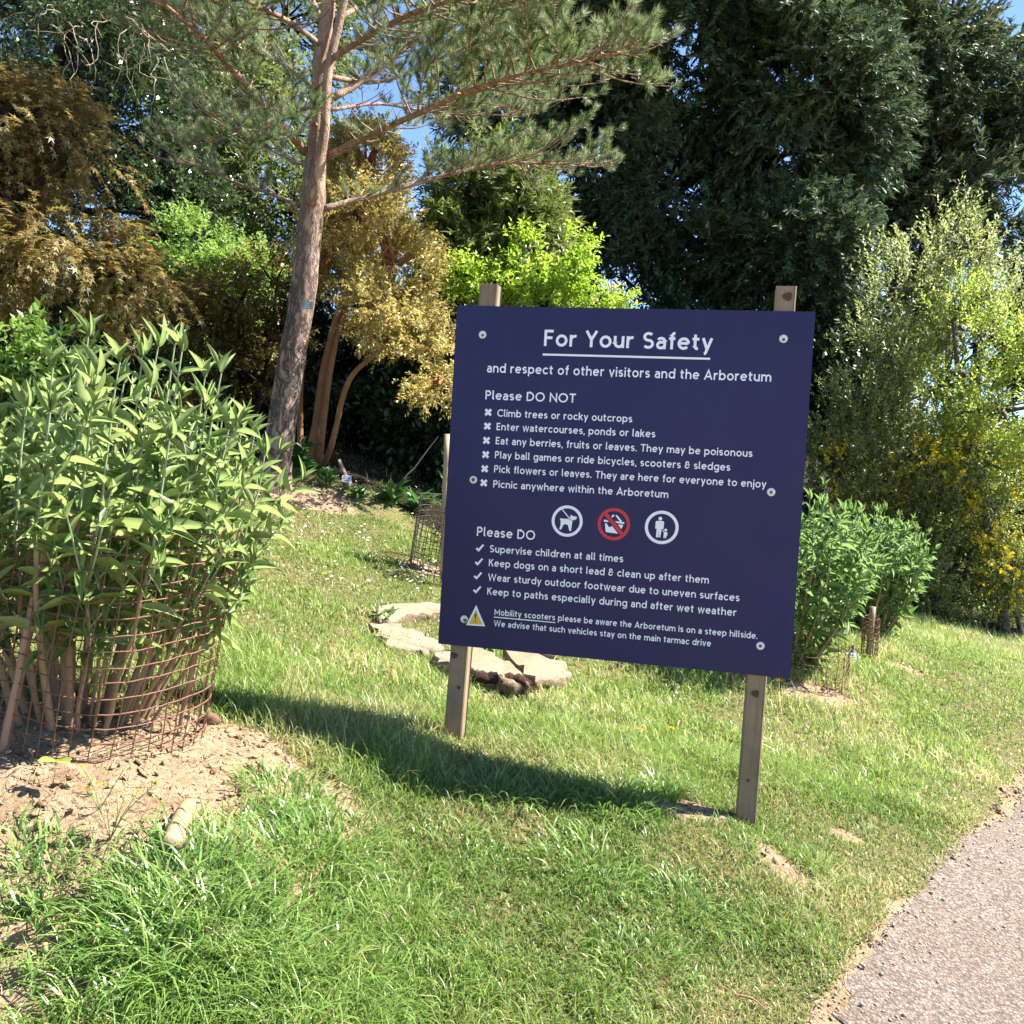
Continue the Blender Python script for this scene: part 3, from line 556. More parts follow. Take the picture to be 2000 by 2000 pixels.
def caged_shrub(name, label, cat, c, rad0, rad1, height, nst, size, seed, group=None, lean=(0, 0), leaf0=.22, nleaf=9, mats=None, side=4):
    rng = np.random.default_rng(seed); base = np.array([c[0], c[1], h1(c[0], c[1])]); o = thing(name, label, cat, base, group); sm, lm = MB(), MB()
    for i in range(nst):
        a = i*2.399+rng.random()*.4; q = math.sqrt((i+.5)/nst); b = base+np.array([math.cos(a)*rad0*q*.8, math.sin(a)*rad0*q*.8, -.04])
        hgt = height*(1.04-.30*q*q)*(.90+.12*rng.random()); tip = base+np.array([math.cos(a)*rad1*q+lean[0]*hgt, math.sin(a)*rad1*q+lean[1]*hgt, hgt])
        k = 9; t = np.linspace(0, 1, k)[:, None]; Q = b+(tip-b)*t+np.array([math.cos(a), math.sin(a), 0])*(rad1*.16*q)*np.sin(t*PI)+rng.normal(size=(k, 3))*.008*np.sin(t*PI)
        T = unit(np.gradient(Q, axis=0)); r0 = .006+.010*rng.random()
        sm.tube(Q[:6], np.linspace(r0, r0*.55, 6), 6, 0, False, None, .15, i); sm.tube(Q[5:], np.linspace(r0*.55, .003, k-5), 5, 1, False)
        bud_leaves(rng, lm, Q, T, nleaf, size, leaf0, .98, .93)
        for s in range(side):
            t0 = .30+.5*rng.random(); f = int(t0*(k-1)); p = Q[f]; a2 = a+rng.normal()*1.1; L = height*(.18+.14*rng.random()); e = p+np.array([math.cos(a2)*L*.55, math.sin(a2)*L*.55, L*.8])
            sq = np.array([p, p+(e-p)*.35+[0, 0, -.01], p+(e-p)*.7, e]); sm.tube(sq, (.004, .0035, .003, .002), 5, 1, False)
            sq = poly(sq, 2); bud_leaves(rng, lm, sq, unit(np.gradient(sq, axis=0)), 4, size*.8, .2, .97)
    sm.build('stems', mats[1:] if mats else [M_stem, M_gstem], o); lm.build('leaves', [mats[0] if mats else M_bud], o); return o, base
def wire_cage(name, label, c, rad, height, rows, cols, seed, lean=(0, 0), stakes=(), r=.0019, base_h=None, mat=None, group=None, flare=1.0):
    rng = np.random.default_rng(seed); base = np.array([c[0], c[1], h1(c[0], c[1])]); o = thing(name, label, 'wire cage', base, group); m = MB()
    def P(a, t):
        rr = rad*(1+.05*math.sin(a*2+seed)+.035*math.sin(a*5+1))*(1+(flare-1)*t); x = base[0]+math.cos(a)*rr; y = base[1]+math.sin(a)*rr
        z0 = h1(x, y, False)*.7+base[2]*.3
        return np.array([x+lean[0]*height*t, y+lean[1]*height*t, z0-.02+height*t+.008*math.sin(a*3+t*4)])
    for i in range(rows):
        t = i/(rows-1); A = np.linspace(0, 2*PI, cols*2+1); w_ = rng.normal()*.004
        m.tube([P(a, t)+[0, 0, w_+rng.normal()*.0012] for a in A], r, 4, 0, False)
    for j in range(cols):
        a = 2*PI*j/cols; m.tube([P(a+.02*math.sin(t*5+j), t)*np.array([1, 1, 1]) for t in np.linspace(0, 1+.012*rng.random(), 9)], r, 4, 0, False)
    m.build('mesh_panel', [mat or M_wire], o, True)
    for (b, t, rd, sm_) in stakes:
        s = MB(); s.tube(np.linspace(b, t, 7)+rng.normal(size=(7, 3))*.003, rd, 8, 0, True, None, .12, 3); s.build('stake', [sm_], o)
    return o
cb = at(180, 1415, 3.38)
caged_shrub('leafy_shrub', 'large grey-green shrub with long leaves, growing out of the rusty cage at the left', 'shrub', (-1.50, 3.42), .27, .50, 1.36, 36, .148, 11, lean=(.10, 0), nleaf=12, leaf0=.27)
q = at(0, 1478, 3.06); q2 = at(100, 1020, 3.10); q3 = at(345, 1420, 3.42); q4 = at(415, 1110, 3.46)
wire_cage('wire_cage', 'rusty square wire mesh cage with old canes round the big shrub at the left', (-1.50, 3.42), .40, .78, 16, 44, 3, (.13, 0), [((q[0], q[1], h1(q[0], q[1])-.05), q2, .016, M_cane), ((q3[0], q3[1], h1(q3[0], q3[1])-.05), q4, .009, M_cane)], .0026)
M_gr2 = leaf_mat('fresh_green_shrub_leaf', [(.06, .13, .025), (.12, .215, .04), (.21, .31, .065)], .42, .35, .42, back=(.17, .26, .09), mottle=.4)
c1 = ground_at(1560, 1322); c2 = ground_at(1752, 1258)
caged_shrub('leafy_shrub', 'bushy green shrub with long pointed leaves close behind the right edge of the sign', 'shrub', c1+[-.05, .25, 0], .22, .58, 1.22, 36, .14, 23, lean=(-.02, 0), leaf0=.06, nleaf=13, mats=[M_gr2, M_stem, M_gstem])
wire_cage('wire_cage', 'low sagging wire mesh round the green shrub just right of the sign', c1+[0, .2, 0], .40, .22, 6, 34, 5, (0, 0), (), .0022)
caged_shrub('leafy_shrub', 'rounded dark green shrub with glossy leaves on the lawn, right of the caged shrub', 'shrub', c2+[-.14, .3, 0], .18, .46, 1.02, 34, .135, 29, leaf0=.02, nleaf=13, mats=[M_gr2, M_stem, M_gstem])
c3 = ground_at(1697, 1290)
wire_cage('wire_cage', 'wooden stake wrapped in a narrow rusty wire tube between two green shrubs', c3, .06, .32, 8, 12, 6, (0, 0), [(c3+[0, 0, -.1], c3+[.0, 0, .40], .022, M_post)], .003)
# cage with a young shrub behind the sign's left edge
c4 = ground_at(872, 1125); q = at(868, 1085, c4[1]); q2 = at(874, 848, c4[1])
wire_cage('wire_cage', 'tall dark wire mesh cage with a pale stake beside the left edge of the sign', c4, .30, .60, 14, 34, 8, (.10, 0), [((q[0], q[1], h1(q[0], q[1])-.1), q2, .026, wood_mat('pale_stake', (.46, .35, .22), (.32, .23, .14), 25, .3))], .0032, mat=plain('dark_wire', (.07, .05, .04), .7, .3, .4, 90))
caged_shrub('young_shrub', 'thin young shrub with dark leaves inside the cage beside the sign', 'shrub', c4+[.02, 0, 0], .07, .15, 1.0, 4, .11, 41, leaf0=.5, nleaf=5, side=1, mats=[M_gr2, M_stem, M_gstem])
# ------------------------------------------------------------------ pine
k = NT('pine_bark'); c = k.coord(); ed, nz = fissures(k, c, 13, .20, .085); n3 = k.noise(c, 5, 4); sz_ = k.n('SeparateXYZ'); k.l(c, sz_.inputs[0])
low = k.mix(nz, (.25, .175, .135), (.50, .375, .295)); low = k.mix(k.math('MULTIPLY', n3, .5), low, (.30, .20, .16)); hi = k.mix(nz, (.30, .18, .115), (.50, .33, .23)); hf = k.n('MapRange'); hf.inputs[1].default_value = 1.5; hf.inputs[2].default_value = 3.4; k.l(sz_.outputs[2], hf.inputs[0])
cc = k.mix(hf.outputs[0], low, hi); lowm = k.math('SUBTRACT', 1.0, k.math('MULTIPLY', hf.outputs[0], .7))
cc = k.mix(k.math('MULTIPLY', k.math('SUBTRACT', 1.0, ed), lowm), cc, (.075, .05, .04)); k.bump(k.math('ADD', k.math('MULTIPLY', ed, .7), nz), .9, .022); M_pbark = k.done(cc, .85, .2)
M_pine = leaf_mat('pine_needle', [(.075, .125, .04), (.16, .215, .085), (.28, .32, .17)], .4, .4, .35); M_candle = plain('pine_candle', (.45, .30, .12), .6, .3, .2); M_twig = plain('grey_twig', (.30, .24, .18), .8, .2, .3, 50)
M_cone = plain('pine_cone', (.07, .04, .03), .7, .3, .4, 80)
PY = 8.6; pbase = ground_at(536, 952); PY = pbase[1]
def pz(u, v, dy=0.0, r=.03): p = at(u, v, PY+dy); return (*p, r if r > .05 else r*.86)
pine = thing('pine_tree', 'tall pine with a leaning pinkish bark trunk and spreading needle branches', 'tree', pbase)
m = MB(); tr = poly([(*(pbase+[-.01, 0, -.15]), .20), pz(534, 945, 0, .168), pz(538, 905, 0, .145), pz(546, 860, 0, .132), pz(563, 740, 0, .124), pz(590, 590, 0, .118), pz(606, 440, 0, .108), pz(612, 385, 0, .108), pz(620, 250, 0, .078), pz(627, 110, 0, .07), pz(643, 0, 0, .06), pz(660, -250, .1, .045), pz(670, -520, .2, .02)], 4)
m.tube(tr[:, :3], tr[:, 3], 20, 0, True, None, .06, 2)
f2 = poly([pz(606, 400, -.08, .055), pz(616, 360, -.13, .056), pz(634, 250, -.14, .05), pz(641, 140, -.1, .047), pz(668, 20, -.05, .042), pz(700, -150, 0, .03), pz(720, -350, .1, .015)], 4)
m.tube(f2[:, :3], f2[:, 3], 12, 0, True, None, .08, 3); m.build('trunk', M_pbark, pine)
# (points, has needles from this fraction on, needle density)
LB = [([pz(597, 298, 0, .045), pz(560, 255, -.3, .038), pz(500, 188, -.7, .032), pz(440, 120, -1.1, .026), pz(400, 75, -1.4, .02), pz(310, 0, -1.9, .012), pz(230, -60, -2.2, .006)], .45, 1.0),
      ([pz(585, 402, 0, .022), pz(520, 375, .2, .018), pz(470, 362, .5, .015), pz(400, 330, .8, .010), pz(340, 315, 1.0, .005)], .35, .55),
      ([pz(640, 306, 0, .040), pz(720, 265, -.4, .034), pz(815, 222, -.8, .028), pz(930, 172, -1.2, .022), pz(1040, 140, -1.6, .016), pz(1150, 118, -1.9, .011), pz(1255, 78, -2.2, .006)], .30, 1.25),
      ([pz(632, 408, 0, .036), pz(690, 392, .2, .032), pz(800, 362, .5, .027), pz(900, 335, .7, .021), pz(985, 318, .9, .016), pz(1090, 320, 1.1, .011), pz(1195, 318, 1.3, .005)], .38, 1.15),
      ([pz(652, 190, 0, .040), pz(720, 150, .4, .033), pz(790, 95, .9, .027), pz(860, 45, 1.3, .02), pz(950, 5, 1.7, .013), pz(1040, -40, 2.0, .006)], .25, 1.2),
      ([pz(640, 120, 0, .035), pz(720, 70, -.7, .028), pz(820, 20, -1.4, .022), pz(940, -10, -2.0, .014), pz(1080, -30, -2.5, .006)], .25, 1.2),
      ([pz(640, 150, 0, .03), pz(740, 160, .6, .022), pz(850, 120, 1.2, .016), pz(960, 70, 1.7, .011), pz(1080, 60, 2.1, .005)], .3, 1.3),
      ([pz(625, 250, 0, .02), pz(570, 215, -.5, .016), pz(500, 250, -1.0, .011), pz(420, 270, -1.4, .006)], .3, 1.0),
      ([pz(622, 180, 0, .028), pz(560, 130, .6, .022), pz(470, 80, 1.1, .016), pz(390, 30, 1.5, .010), pz(330, -10, 1.8, .005)], .30, 1.0),
      ([pz(630, 90, 0, .030), pz(560, 40, -.6, .024), pz(480, 0, -1.1, .017), pz(400, -60, -1.5, .008)], .25, 1.0),
      ([pz(655, 40, 0, .030), pz(760, -20, .8, .024), pz(880, -70, 1.5, .017), pz(1010, -120, 2.2, .008)], .2, 1.2),
      ([pz(640, 60, 0, .028), pz(600, -20, .2, .02), pz(560, -90, .3, .01)], .2, 1.0),
      ([pz(645, 215, 0, .020), pz(740, 203, .5, .016), pz(850, 220, .9, .012), pz(960, 225, 1.2, .008), pz(1050, 215, 1.4, .004)], .45, 1.0),
      ([pz(612, 330, 0, .016), pz(540, 300, .6, .012), pz(450, 250, 1.1, .009), pz(370, 235, 1.5, .005)], .35, .8),
      ([pz(660, -40, 0, .035), pz(760, -150, -.5, .025), pz(900, -230, -.9, .012)], .2, 1.2), ([pz(650, -80, 0, .035), pz(560, -180, .5, .025), pz(430, -260, .9, .012)], .2, 1.2),
      ([pz(668, -200, 0, .03), pz(700, -300, -1.0, .02), pz(760, -380, -1.8, .01)], .2, 1.2), ([pz(668, -260, 0, .03), pz(740, -360, .9, .02), pz(800, -430, 1.6, .01)], .2, 1.2)]
rng = np.random.default_rng(77); nb = MB(); cnb = MB(); tufts = []; tdir = []; tg = []
for li, (pts, st, dn) in enumerate(LB):
    q = poly(pts, 5); bm = MB(); bm.tube(q[:, :3], q[:, 3], 9, 0, True, None, .12, li); P = q[:, :3]; T = unit(np.gradient(P, axis=0)); seg = np.linalg.norm(np.diff(P, axis=0), axis=1).sum()
    ns = int(seg*14*dn)
    for i in range(ns):
        t = .10+.9*(i+rng.random())/ns; f = min(int(t*(len(P)-1)), len(P)-2); p = P[f]+(P[f+1]-P[f])*(t*(len(P)-1)-f); d = T[f]
        bare = t < st; side = unit(np.cross(d, [0, 0, 1.]))*(1 if i % 2 else -1); L = (.25+.75*math.sin(PI*min(1, (t-st)/(1-st)*.72+.28)) if not bare else .45*rng.random()+.15)*(.55+.45*rng.random())
        if t > .9: L *= .6
        dd = unit(d*.75+side*.8+np.array([0, 0, .12+.3*rng.random()])+rng.normal(size=3)*.25); e = p+dd*L
        mid = p+dd*L*.5+np.array([0, 0, -.06*L])+rng.normal(size=3)*.03*L; sq = poly([p, mid, e], 3); bm.tube(sq, np.linspace(.008 if bare else .009, .003, len(sq)), 5, 1 if bare else 0, False)
        if bare:
            for s in range(2):
                b_ = sq[int(rng.integers(2, 5))]; bm.tube([b_, b_+unit(dd+rng.normal(size=3)*.8)*.16*rng.random()+.01], (.003, .0015), 4, 1, False)
            if rng.random() > .35: continue
        nt_ = max(3, int(L*11*dn))
        for s in range(nt_):
            u_ = .2+.8*(s+rng.random())/nt_; b_ = p+(e-p)*u_; ss = unit(np.cross(dd, [0, 0, 1.]))*(1 if s % 2 else -1); td = unit(dd*.6+ss*.7*(1 if u_ < .9 else .2)+np.array([0, 0, .45])+rng.normal(size=3)*.25); l2 = .05+.15*rng.random()*(1-.5*u_)
            x = b_+td*l2; bm.tube([b_, (b_+x)/2+[0, 0, -.006], x], (.0035, .003, .0025), 4, 0, False); tufts.append(x); tdir.append(unit(td+[0, 0, .35])); tg.append(rng.random())
            if l2 > .10 and rng.random() < .7: tufts.append(b_+td*l2*.45); tdir.append(unit(td+[0, 0, .2])); tg.append(tg[-1])
    bm.build('branch', [M_pbark, M_twig], pine)
tufts, tdir, tg = map(np.array, (tufts, tdir, tg)); NT_ = len(tufts); K = 84
d = np.repeat(tdir, K, 0); a = rng.random(NT_*K)*2*PI; s1 = unit(np.cross(d, [0.3, .2, .9])); s2 = np.cross(s1, d); sp_ = (.25+.95*rng.random(NT_*K))[:, None]
nd = unit(d+(s1*np.cos(a)[:, None]+s2*np.sin(a)[:, None])*sp_); ps = np.repeat(tufts, K, 0)-d*(rng.random(NT_*K)**1.4*.07)[:, None]
scatter(nb, ps, nd, rng.normal(size=(NT_*K, 3)), .055+.030*rng.random(NT_*K), .0036, tpl_needle(), np.stack([.3*rng.random(NT_*K)+.7*np.repeat(tg, K), np.repeat(tg, K), np.zeros(NT_*K)], 1))
nb.build('needles', M_pine, pine)['kind'] = 'stuff'
for x, dd in zip(tufts[::3], tdir[::3]): cnb.tube([x, x+unit(dd+[0, 0, .5])*(.035+.04*rng.random())], (.0045, .002), 5, 0, False)
cnb.build('candles', M_candle, pine)['kind'] = 'stuff'
for i in rng.choice(NT_, 26, replace=False):
    x = tufts[i]-tdir[i]*.12; cm = MB(); cm.tube([x, x+[.0, 0, -.02], x+[0.005, 0, -.045]], (.006, .018, .006), 7, 0, True, None, .3, int(i)); cm.build('cone', M_cone, pine)
print('tufts', NT_)
def plaque(name, label, c, wdt, hgt, nrm, mats, seed, lines=3):
    n = unit(np.array(nrm, float)); ex = unit(np.cross([0, 0, 1.], n)); ez = np.cross(n, ex); o = MB(); o.box(c, ex*wdt/2, n*.002, ez*hgt/2, 0); r = np.random.default_rng(seed)
    for i in range(lines):
        y = hgt*(.28-.28*i); h = wdt*(.25+.15*r.random()); cc = np.array(c)+n*.0028+ez*y
        o.add([cc-ex*h-ez*hgt*.05, cc+ex*h-ez*hgt*.05, cc+ex*h+ez*hgt*.05, cc-ex*h+ez*hgt*.05], [[[0, 1, 2, 3]]], 1)
    return o
M_tag = plain('grey_label_plate', (.13, .17, .24), .3, .5, .1); M_tagw = plain('label_print', (.6, .62, .65), .5, .3); M_tagl = plain('pale_label_plate', (.62, .66, .72), .25, .5, .1); M_tagd = plain('dark_print_2', (.08, .08, .1), .5, .3)
tp = at(600, 596, PY-.14); o = plaque('x', '', tp, .085, .065, (.15, -1, -.05), None, 3).build('tree_label', [M_tag, M_tagw], None, True)
tag(o, 'small grey name plate fixed to the pine trunk', 'label')
tag(o, kind=None)
# ------------------------------------------------------------------ trees and shrubs behind
def pxb(u, Y): p = at(u, 1000, Y); return (p[0], p[1])
B_dark = bark_mat('dark_bark', (.05, .038, .026), (.028, .022, .016), 14, .6); B_grey = bark_mat('grey_bark', (.26, .23, .18), (.15, .13, .10), 16, .4); B_orange = wood_mat('orange_smooth_bark', (.31, .155, .065), (.19, .085, .035), 9, .6, (.07, .035, .02), (1, 1, .35))
dia, strip = tpl_diamond(), tpl_strip()
M_yew = leaf_mat('dark_evergreen_spray', [(.028, .052, .025), (.054, .092, .042), (.15, .185, .098)], .55, .2, .18)
M_yew2 = leaf_mat('bluish_evergreen_spray', [(.03, .052, .025), (.06, .096, .044), (.19, .195, .092)], .55, .2, .18)
yw = dict(out=.9, up=.10, jit=.5, ang=.75, droop=.16, flat=.55, var=.5)
tree('dark_evergreen', 'huge dark evergreen with drooping sprays rising behind the sign', 'tree', pxb(1420, 16.5), [lobe(1500, -160, 16.3, 300, 240, 2.4), lobe(1440, 100, 16, 300, 210, 2.3), lobe(1560, 230, 15.6, 180, 200, 2), lobe(1390, 390, 15.8, 230, 170, 2), lobe(1520, 520, 15, 170, 150, 1.8), lobe(1330, 560, 15.2, 140, 130, 1.5), lobe(1215, 540, 15.4, 95, 90, 1.2), lobe(1600, 700, 15, 110, 170, 1.5), lobe(1150, 80, 16.6, 120, 200, 1.2)],
     M_yew, B_dark, 101, 14500, 28, .42, .10, .036, strip, .24, branch=160, tw=dict(shell=.5, freq=1.1, thr=.40), sp=yw)
tree('dark_evergreen', 'sparse dark conifer behind the pine branches, sky showing through its limbs', 'tree', pxb(1200, 18.5), [lobe(1180, 120, 18.5, 150, 160, 1.5), lobe(1150, 330, 18, 120, 120, 1.2), lobe(1250, 420, 18, 110, 130, 1.2), lobe(1090, 480, 18, 60, 70, 1.0), lobe(960, 200, 18.5, 95, 110, 1.2), lobe(1010, 60, 18.5, 110, 90, 1.2)],
     M_yew, B_dark, 102, 2300, 22, .55, .14, .04, strip, .35, branch=120, tw=dict(shell=.1, freq=1.6, thr=.47), sp=yw)
tree('dark_evergreen', 'second tall evergreen at the right with rusty tinged tips, against open sky', 'tree', pxb(1800, 20.5), [lobe(1690, -130, 20.5, 150, 260, 2.6), lobe(1760, 180, 20, 140, 160, 2.4), lobe(1720, 400, 19.5, 160, 190, 2), lobe(1900, 240, 20, 110, 150, 1.6), lobe(1680, 620, 19, 130, 120, 1.5), lobe(1800, 60, 20, 60, 80, 1.2)],
     M_yew2, B_dark, 103, 9500, 28, .52, .12, .043, strip, .24, branch=140, tw=dict(shell=.5, freq=1.0, thr=.40), sp=yw)
tree('airy_conifer', 'loose feathery conifer branches reaching into the sky at the right edge', 'tree', pxb(1900, 18), [lobe(1900, 385, 18, 90, 70, 1.0), lobe(1960, 440, 18, 80, 60, .9), lobe(1985, 250, 19, 50, 90, .9), lobe(1955, 150, 19.5, 55, 40, .9)],
     M_yew2, B_dark, 104, 800, 20, .55, .15, .036, strip, .16, branch=60, tw=dict(shell=.1, freq=1.6, thr=.42), sp=yw)
M_gloss = leaf_mat('glossy_dark_leaf', [(.032, .055, .02), (.058, .095, .034), (.11, .15, .06)], .2, .9, .12)
M_oliv = leaf_mat('olive_evergreen_leaf', [(.075, .105, .026), (.14, .18, .046), (.26, .28, .085)], .4, .45, .28)
br = dict(out=1., up=.1, jit=.5, ang=.9, var=.55)
tree('glossy_evergreen', 'dense dark evergreen with small shiny leaves and bare vine twigs at top left', 'tree', pxb(60, 12.8), [lobe(-60, 60, 12.5, 220, 230, 1.6), lobe(170, 180, 12.3, 190, 190, 1.5), lobe(300, 260, 12.4, 120, 120, 1.2), lobe(300, 420, 12, 150, 120, 1.1), lobe(60, 400, 12.6, 220, 190, 1.3), lobe(120, 600, 12, 260, 130, 1.2), lobe(170, 20, 12.8, 180, 90, 1.2)],
     M_gloss, B_dark, 105, 7600, 11, .26, .075, .036, dia, .25, branch=90, tw=dict(shell=.6, freq=1.5, thr=.36), sp=br)
tree('olive_evergreen', 'olive green evergreen filling the gap between shiny evergreen and pine trunk', 'tree', pxb(420, 15), [lobe(430, 60, 15, 180, 180, 1.6), lobe(300, 120, 16, 260, 240, 1.5), lobe(500, 260, 14.5, 150, 170, 1.5), lobe(420, 420, 14, 140, 130, 1.3), lobe(560, 430, 14, 110, 150, 1.3), lobe(560, 40, 15.5, 110, 130, 1.3), lobe(280, -20, 15.5, 160, 110, 1.3)],
     M_oliv, B_dark, 106, 6500, 13, .42, .10, .035, dia, .25, branch=90, tw=dict(shell=.5, freq=1.3, thr=.38), sp=dict(out=1., up=-.05, jit=.5, ang=.7, droop=.25, flat=.5, var=.5))
M_brt = leaf_mat('bright_green_leaf', [(.11, .19, .04), (.18, .28, .06), (.29, .39, .11)], .4, .4, .40)
tree('bright_shrub', 'bright green rounded shrub lit by the sun, left of the pine trunk', 'shrub', pxb(400, 11.2), [lobe(400, 495, 11, 105, 55, .8), lobe(470, 545, 11, 70, 45, .6), lobe(340, 560, 11, 90, 60, .6), lobe(400, 600, 11.3, 120, 80, .7)],
     M_brt, B_dark, 107, 1900, 11, .22, .06, .028, dia, .05, branch=40, tw=dict(shell=.6, freq=2.6, thr=.36), sp=dict(out=1., up=.05, jit=.5, ang=.8, flat=.6, var=.4))
M_mapl = leaf_mat('bronze_maple_leaf', [(.085, .08, .024), (.165, .142, .045), (.255, .21, .07), (.20, .112, .042), (.38, .325, .12)], .45, .4, .38)
tree('bronze_maple', 'spreading maple with bronze and orange star shaped leaves at the left edge', 'tree', pxb(-60, 7.0), [lobe(40, 235, 6.8, 150, 70, .7), lobe(130, 320, 6.6, 130, 60, .7), lobe(30, 400, 6.6, 170, 70, .8), lobe(150, 480, 6.5, 150, 55, .7), lobe(230, 545, 6.4, 110, 40, .6), lobe(270, 555, 6.5, 60, 25, .4), lobe(40, 540, 6.4, 150, 60, .6), lobe(-120, 300, 6.8, 160, 200, .8)],
     M_mapl, B_dark, 108, 2900, 11, .24, .047, .047, tpl_maple(), .10, branch=130, tw=dict(shell=.25, freq=2.4, thr=.40), sp=dict(out=1., up=-.1, jit=.35, ang=.9, droop=.5, flat=.8, var=.3))
M_moor = leaf_mat('mid_green_leaf', [(.09, .17, .03), (.15, .25, .05), (.25, .35, .09)], .35, .5, .35)
tree('green_bush', 'light green leafy bush behind the big caged shrub, at the left edge', 'shrub', pxb(20, 5.7), [lobe(5, 655, 5.5, 95, 80, .3), lobe(-40, 740, 5.5, 120, 90, .4), lobe(70, 690, 5.6, 55, 60, .25), lobe(60, 800, 5.7, 120, 80, .3)],
     M_moor, B_dark, 109, 420, 9, .16, .06, .024, dia, .03, branch=30, tw=dict(shell=.4, freq=3., thr=.36), sp=br)
M_gold = leaf_mat('golden_leaf', [(.22, .178, .05), (.38, .31, .095), (.55, .47, .20)], .4, .45, .35)
GY = 10.4
def gp(u, v, dy, r): return (*at(u, v, GY+dy), r*.78)
gb = ground_at(618, 912); gy = gb[1]; GY = max(gy, 9.6)
def gfoot(u): x = at(u, 915, GY)[0]; return (x, GY, h1(x, GY)-.06)
stems = [[(*gfoot(606), .075), gp(618, 830, 0, .07), gp(640, 700, .05, .062), gp(662, 610, .1, .055), gp(690, 520, .2, .045), gp(720, 400, .3, .03), gp(735, 290, .3, .012)],
         [(*gfoot(622), .04), gp(630, 840, -.1, .042), gp(650, 700, -.05, .034), gp(672, 620, 0, .03), gp(700, 560, .0, .025), gp(760, 480, -.2, .012)],
         [(*gfoot(618), .038), gp(640, 890, -.2, .042), gp(655, 840, -.3, .038), gp(668, 780, -.4, .035), gp(690, 730, -.5, .032), gp(745, 682, -.6, .028), gp(800, 640, -.8, .015)],
         [(*gfoot(590), .05), gp(586, 850, .2, .045), gp(588, 720, .2, .04), gp(596, 600, .3, .034), gp(590, 480, .3, .02), gp(570, 400, .3, .01)]]
golden = tree('golden_tree', 'golden leaved small tree with smooth orange brown stems behind the pine', 'tree', (gfoot(612)[0], GY), [lobe(715, 330, GY+.4, 70, 80, .6), lobe(700, 440, GY+.2, 110, 90, .8), lobe(770, 520, GY, 85, 70, .8), lobe(768, 612, GY-.2, 88, 72, .8), lobe(830, 680, GY-.5, 80, 65, .6), lobe(860, 740, GY-.5, 55, 55, .5), lobe(650, 500, GY+.5, 60, 60, .6), lobe(800, 600, GY-.2, 60, 45, .5)],
     M_gold, B_orange, 110, 3300, 13, .19, .046, .022, dia, stems=stems, branch=110, tw=dict(shell=.5, freq=2.6, thr=.44), sp=br)
M_brz = leaf_mat('bronze_green_leaf', [(.06, .055, .015), (.12, .10, .025), (.22, .16, .045)], .4, .45, .35)
tree('bronze_shrub', 'brownish gold shrub in half shade left of the pine trunk', 'shrub', pxb(480, 10.6), [lobe(470, 600, 10.4, 110, 50, .6), lobe(540, 560, 10.6, 80, 60, .6), lobe(520, 660, 10.5, 80, 50, .5), lobe(400, 640, 10.4, 90, 60, .6), lobe(450, 720, 10.5, 120, 60, .6)],
     M_brz, B_dark, 111, 1400, 11, .20, .05, .025, dia, .05, branch=50, tw=dict(shell=.4, freq=2.2, thr=.40), sp=br)
tree('olive_conifer', 'mid green feathery conifer between the golden tree and the dark evergreen', 'tree', pxb(960, 12), [lobe(960, 400, 12.1, 105, 85, .8), lobe(920, 500, 11.9, 90, 80, .8), lobe(1010, 480, 11.9, 90, 95, .8), lobe(960, 600, 11.8, 150, 90, .8), lobe(950, 320, 12.2, 50, 60, .5)],
     M_oliv, B_dark, 112, 3000, 22, .36, .09, .026, strip, .16, branch=80, tw=dict(shell=.4, freq=1.7, thr=.41), sp=yw)
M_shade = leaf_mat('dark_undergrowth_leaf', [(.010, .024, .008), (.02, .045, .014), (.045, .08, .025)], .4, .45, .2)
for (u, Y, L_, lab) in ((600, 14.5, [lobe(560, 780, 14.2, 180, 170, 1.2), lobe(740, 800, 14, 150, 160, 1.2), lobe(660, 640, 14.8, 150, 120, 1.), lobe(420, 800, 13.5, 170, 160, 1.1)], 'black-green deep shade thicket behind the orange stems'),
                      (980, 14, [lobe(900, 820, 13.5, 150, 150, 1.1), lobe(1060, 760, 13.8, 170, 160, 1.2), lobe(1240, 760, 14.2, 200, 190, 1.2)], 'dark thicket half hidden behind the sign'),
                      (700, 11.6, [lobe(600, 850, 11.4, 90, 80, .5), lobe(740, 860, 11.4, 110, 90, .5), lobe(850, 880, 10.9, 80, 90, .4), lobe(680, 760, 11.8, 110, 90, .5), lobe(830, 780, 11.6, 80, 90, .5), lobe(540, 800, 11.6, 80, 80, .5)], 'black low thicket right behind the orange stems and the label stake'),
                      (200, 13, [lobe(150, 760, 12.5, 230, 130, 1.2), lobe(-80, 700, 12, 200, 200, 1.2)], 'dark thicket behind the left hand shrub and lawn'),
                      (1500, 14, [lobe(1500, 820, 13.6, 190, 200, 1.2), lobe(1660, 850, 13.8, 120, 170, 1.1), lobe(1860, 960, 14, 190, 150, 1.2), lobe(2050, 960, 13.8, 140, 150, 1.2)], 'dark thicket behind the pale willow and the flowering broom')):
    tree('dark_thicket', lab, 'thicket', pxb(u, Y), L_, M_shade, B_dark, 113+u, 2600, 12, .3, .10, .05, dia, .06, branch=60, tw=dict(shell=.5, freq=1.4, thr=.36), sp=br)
M_lime = leaf_mat('lime_leaf', [(.14, .24, .02), (.235, .35, .035), (.37, .47, .09)], .4, .45, .45); LY = 10.5
lx = pxb(1050, LY)
